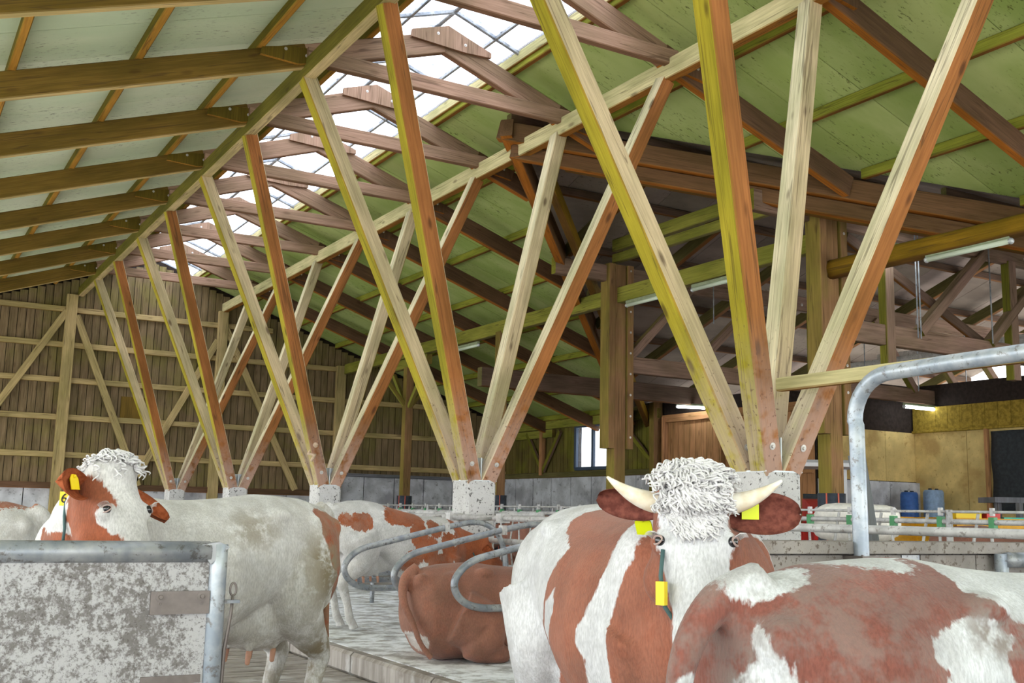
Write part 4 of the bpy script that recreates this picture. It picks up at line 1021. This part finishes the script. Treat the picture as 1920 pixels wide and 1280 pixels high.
# tagged white cow behind the gate, looking back
loc, ang, sc = (1.67, 6.30, 0), math.radians(205.5), 1.07
fd = face_dir(.45, .89)
rt, Mx, H, part = cow('cow', 'white cow with yellow tag 6 and red cheek, looking over the gate', loc, ang, sc, M_['cow_a'],
    to_local(loc, ang, sc, (1.017, 5.359, 1.623)), dir_local(ang, fd*.46-UP*.89), dir_local(ang, fd*.89+UP*.46),
    brown=[('poly', 0, [(-.63, 1.34), (-.7, 1.36), (-.95, 1.30), (-1.1, 1.0), (-1.1, .6), (-.86, .6), (-.70, .93), (-.67, 1.08), (-.62, 1.22)]), ('head', (.14, -.13, -.13), (.17, .10, .16)), ('head', (.0, -.16, -.2), (.13, .10, .12)), ('poly', 1, [(.86, 1.25), (1.2, 1.2), (1.2, .6), (.9, .7)])],
    white=[('head', (.18, .03, .0), (.4, .105, .10)), ('head', (.2, -.1, -.03), (.06, .06, .06))], dirt=.8, dirt_at=[((-.62, .3, 1.0), (.3, .3, .35), 1.3), ((-.1, .33, 1.25), (.3, .25, .2), .9), ((-.7, .2, .6), (.25, .3, .4), 1.3)], tags='tag', hair=230, hs=1.1, hair_t=(-.06, .02),
    ear_set={-1: {'down': -.05, 'fwd': .25, 'fn': 1, 'fm': .2, 'w': .085, 'len': .2, 'tu': .45, 'tv': .6}, 1: {'out': .75, 'down': .75, 'fwd': .1, 'fn': .8, 'fm': -.4, 'len': .22, 'w': .09, 'tu': .25, 'tv': .2}})
HA, PA, RA = H, part, rt

# horned cow facing the camera
loc, ang, sc = (2.765, 3.676, 0), math.radians(255), 1.05
fd = face_dir(1, -.03)
rt, Mx, H, PB = cow('cow', 'horned red and white cow with curly white forehead facing the camera', loc, ang, sc, M_['cow_b'],
    to_local(loc, ang, sc, (2.341, 2.776, 1.549)), dir_local(ang, fd*.30-UP*.95), dir_local(ang, fd*.95+UP*.30),
    brown=[('poly', 0, [(-.2, 1.36), (-.16, 1.5), (.28, 1.5), (.42, 1.3), (.45, 1.2), (.43, 1.1), (.38, 1.03), (.33, .98), (.32, .93), (.39, .88), (.37, .5), (-.5, .5), (-.38, .69), (-.30, .82), (-.12, .99), (-.06, 1.12), (.0, 1.19), (.05, 1.25), (-.1, 1.3)]), ('poly', 0, [(.62, 1.30), (.62, 1.7), (1.5, 1.7), (1.5, .3), (.6, .3), (.59, .83), (.57, 1.04), (.61, 1.13), (.65, 1.24)]), ('head', (.03, -.15, -.14), (.1, .06, .1)), ('head', (.03, .15, -.14), (.1, .06, .1)), ('head', (.26, .13, -.12), (.1, .03, .08))],
    white=[('head', (.2, 0, .02), (.5, .125, .14)), ('poly', 0, [(-.05, 1.04), (.07, 1.10), (.09, 1.01), (-.04, .89), (-.12, .92)])], dirt=.55, dirt_at=[((-.75, -.25, 1.2), (.2, .2, .2), 1.0), ((-.3, -.1, 1.42), (.2, .2, .1), .8)], tags='tagg', horns=True, hair=1700, hs=.98, earmat='ear2',
    ear_set={-1: {'down': -.28, 'fwd': -.25, 'fn': .6, 'fm': .8, 'len': .21, 'tu': .3, 'tv': -.7}, 1: {'down': -.02, 'fwd': -.1, 'fn': 1, 'fm': .35, 'len': .25, 'w': .085, 'tu': .35, 'tv': -.55}}, vox=.014)

# cow in front, seen from its rump
loc, ang, sc = (2.50, 1.82, 0), math.radians(0), .955
cow('cow', 'red and white cow cropped at the front, its rump and tail towards us', loc, ang, sc, M_['cow_c'],
    (1.42, .1, 1.45), (.7, .1, -.7), (.7, 0, .7),
    brown=[('all',)],
    white=[('ell', (-.84, -.03, 1.39), (.135, .085, .07)), ('rear', [(-.082, 1.3), (-.136, 1.261), (-.159, 1.222), (-.182, 1.152), (-.26, .9), (-.05, .9), (-.016, 1.132), (-.025, 1.167), (-.097, 1.216), (-.07, 1.261)]),
           ('poly', -1, [(-.558, 1.267), (-.463, 1.293), (-.372, 1.306), (-.284, 1.259), (-.335, 1.212), (-.32, 1.137), (-.2, .6), (-.6, .6), (-.595, 1.153), (-.536, 1.186), (-.583, 1.223)]), ('ell', (-.50, -.03, 1.43), (.13, .12, .04)),
           ('poly', 0, [(-.36, 1.5), (-.36, 1.362), (-.3, 1.31), (-.22, 1.28), (-.1, 1.2), (.3, 1.2), (.3, 1.5)])],
    dirt=.75, dirt_at=[((-.95, -.1, 1.12), (.14, .16, .2), 1.4), ((-.34, -.27, 1.27), (.16, .14, .12), 1.2)], vox=.013, tailpos=[(-.82, 0, 1.37), (-.95, 0, 1.33), (-1.04, .0, 1.22), (-1.07, .0, 1.05), (-1.07, .0, .8), (-1.05, 0, .55)])

# lying brown cow in the cubicle
loc, ang, sc = (5.0, 8.52, .2), 0, 1.06
cow('cow', 'plain brown cow lying in the cubicle behind the nearest loop', loc, ang, sc, M_['cow_d'],
    (1.45, -.05, .82), (.8, 0, -.6), (.6, 0, .8), brown=[('all',)], white=[('ell', (-.9, -.1, .12), (.1, .2, .12))], dirt=.7, lying=True, udder=False,
    tailpos=[(-.84, 0, .72), (-.96, -.03, .64), (-1.01, -.12, .48), (-.97, -.24, .30), (-.93, -.30, .16), (-.86, -.36, .06)])

# spotted cow standing in the cubicle further back
loc, ang, sc = (5.05, 10.98, .2), math.radians(4), .95
rng = random.Random(11); sp = []
for (x, z, a, b) in [(-.62, 1.18, .14, .11), (-.78, 1.2, .08, .08), (-.05, 1.32, .3, .14), (.1, 1.12, .12, .18), (.22, .95, .14, .15), (.36, .8, .16, .14), (.05, .85, .12, .1), (.32, 1.2, .1, .1), (.5, 1.0, .1, .2), (.2, .68, .15, .07), (-.02, .75, .1, .06), (.45, .7, .12, .12)]:
    sp.append(('ell', (x, -.3, z-.15*max(0, (x+.5)/1.4)), (a, .4, b)))
sp.append(('poly', 0, [(.62, 1.5), (1.6, 1.5), (1.6, .1), (.55, .2)]))
rtE, ME, HE, PE = cow('cow', 'white cow with rust spots standing head down behind the cubicle loops', loc, ang, sc, M_['cow_e'],
    (1.12, -.18, .98), (.55, -.25, -.8), (.75, -.2, .6), brown=sp, white=[('head', (.2, .05, .02), (.3, .05, .05))], dirt=.6, front=-.22)

# spotted cow at the picture's edge behind the gate
loc, ang = (.28, 9.15, 0), math.radians(150)
cow('cow', 'white cow with two brown patches, mostly hidden behind the dirty gate', loc, ang, 1.03, M_['cow_e'],
    (1.4, .2, 1.5), (.6, 0, -.75), (.75, 0, .6), brown=[('ell', (-.50, .25, 1.32), (.16, .3, .12)), ('ell', (-.74, .1, 1.40), (.14, .3, .05)), ('ell', (-.2, .3, 1.2), (.1, .2, .2))], dirt=.8, vox=.02)
# brown cows further off
far = [((7.75, 10.35, .2), 180, True, 'brown cow lying in the opposite cubicle row, behind the horned cow'), ((10.4, 7.25, 0), -90, False, 'brown cow behind the feed fence at the picture edge'),
       ((10.9, 21.0, 0), 95, False, 'brown cow at the far fence, left of the second pier'), ((10.9, 17.6, 0), 85, False, 'brown cow at the far fence, between pier and horned cow')]
for loc, a, ly, lb in far:
    cow('cow', lb, loc, math.radians(a), 1.0, M_['cow_d'], (1.4, 0, .85) if ly else (1.35, .1, 1.2), (.7, 0, -.7), (.7, 0, .7), brown=[('all',)], dirt=.4, vox=.03, lying=ly, udder=False, eyes=False)

# neck straps with number tags
def to_tag(part, pos, right, down, w, h, txt, strap):
    """small number block on a strap, in the cow's frame"""
    pos = Vector(pos); right = Vector(right).normalized(); down = Vector(down); down = (down-right*down.dot(right)).normalized(); out = right.cross(down).normalized()
    out = -out
    st = part('neck_strap', MB().tube([Vector(p) for p in strap], .007, 8), M_['strap'])
    tb = MB().prism([pos-right*w/2-down*h/2, pos+right*w/2-down*h/2, pos+right*w/2+down*h/2, pos-right*w/2+down*h/2], out*.02)
    to = part('number_tag', tb, M_['tag'], False, st)
    if txt:
        cu = bpy.data.curves.new('digit', 'FONT'); cu.body = txt; cu.size = h*.95; cu.align_x = 'CENTER'; cu.align_y = 'CENTER'; cu.extrude = .001
        tmp = bpy.data.objects.new('digit', cu); COL.objects.link(tmp); dg = bpy.context.evaluated_depsgraph_get()
        me = bpy.data.meshes.new_from_object(tmp.evaluated_get(dg)); bpy.data.objects.remove(tmp)
        me.materials.clear(); me.materials.append(M_['ink'])
        Rm = Matrix((right, -down, out)).transposed().to_4x4()
        o = bpy.data.objects.new('digit', me); finish(o, WM[to.name] @ Matrix.Translation(pos+out*.022) @ Rm, to)

vr = dir_local(math.radians(205.5), Vector((math.cos(YAW), -math.sin(YAW), 0)))
to_tag(PA, (1.035, .30, 1.375), vr, (0, 0, -1), .042, .062, '6', [(1.0, .28, 1.44), (1.035, .30, 1.40), (1.06, .335, 1.30), (1.06, .345, 1.24), (1.055, .33, 1.15)])
vr = dir_local(math.radians(255), Vector((math.cos(YAW), -math.sin(YAW), 0))+Vector((-math.sin(YAW), -math.cos(YAW), 0))*.8)
to_tag(PB, (.955, -.285, 1.15), vr, (0, 0, -1), .03, .07, '', [(.93, -.275, 1.28), (.935, -.285, 1.2), (.955, -.28, 1.11), (.95, -.2, 1.0)])
vr = dir_local(math.radians(4), Vector((math.cos(YAW), -math.sin(YAW), 0)))
to_tag(PE, (.985, -.185, .70), vr, (0, 0, -1), .05, .08, '', [(.89, -.23, .84), (.95, -.2, .76), (.985, -.17, .68), (1.0, -.1, .6)])
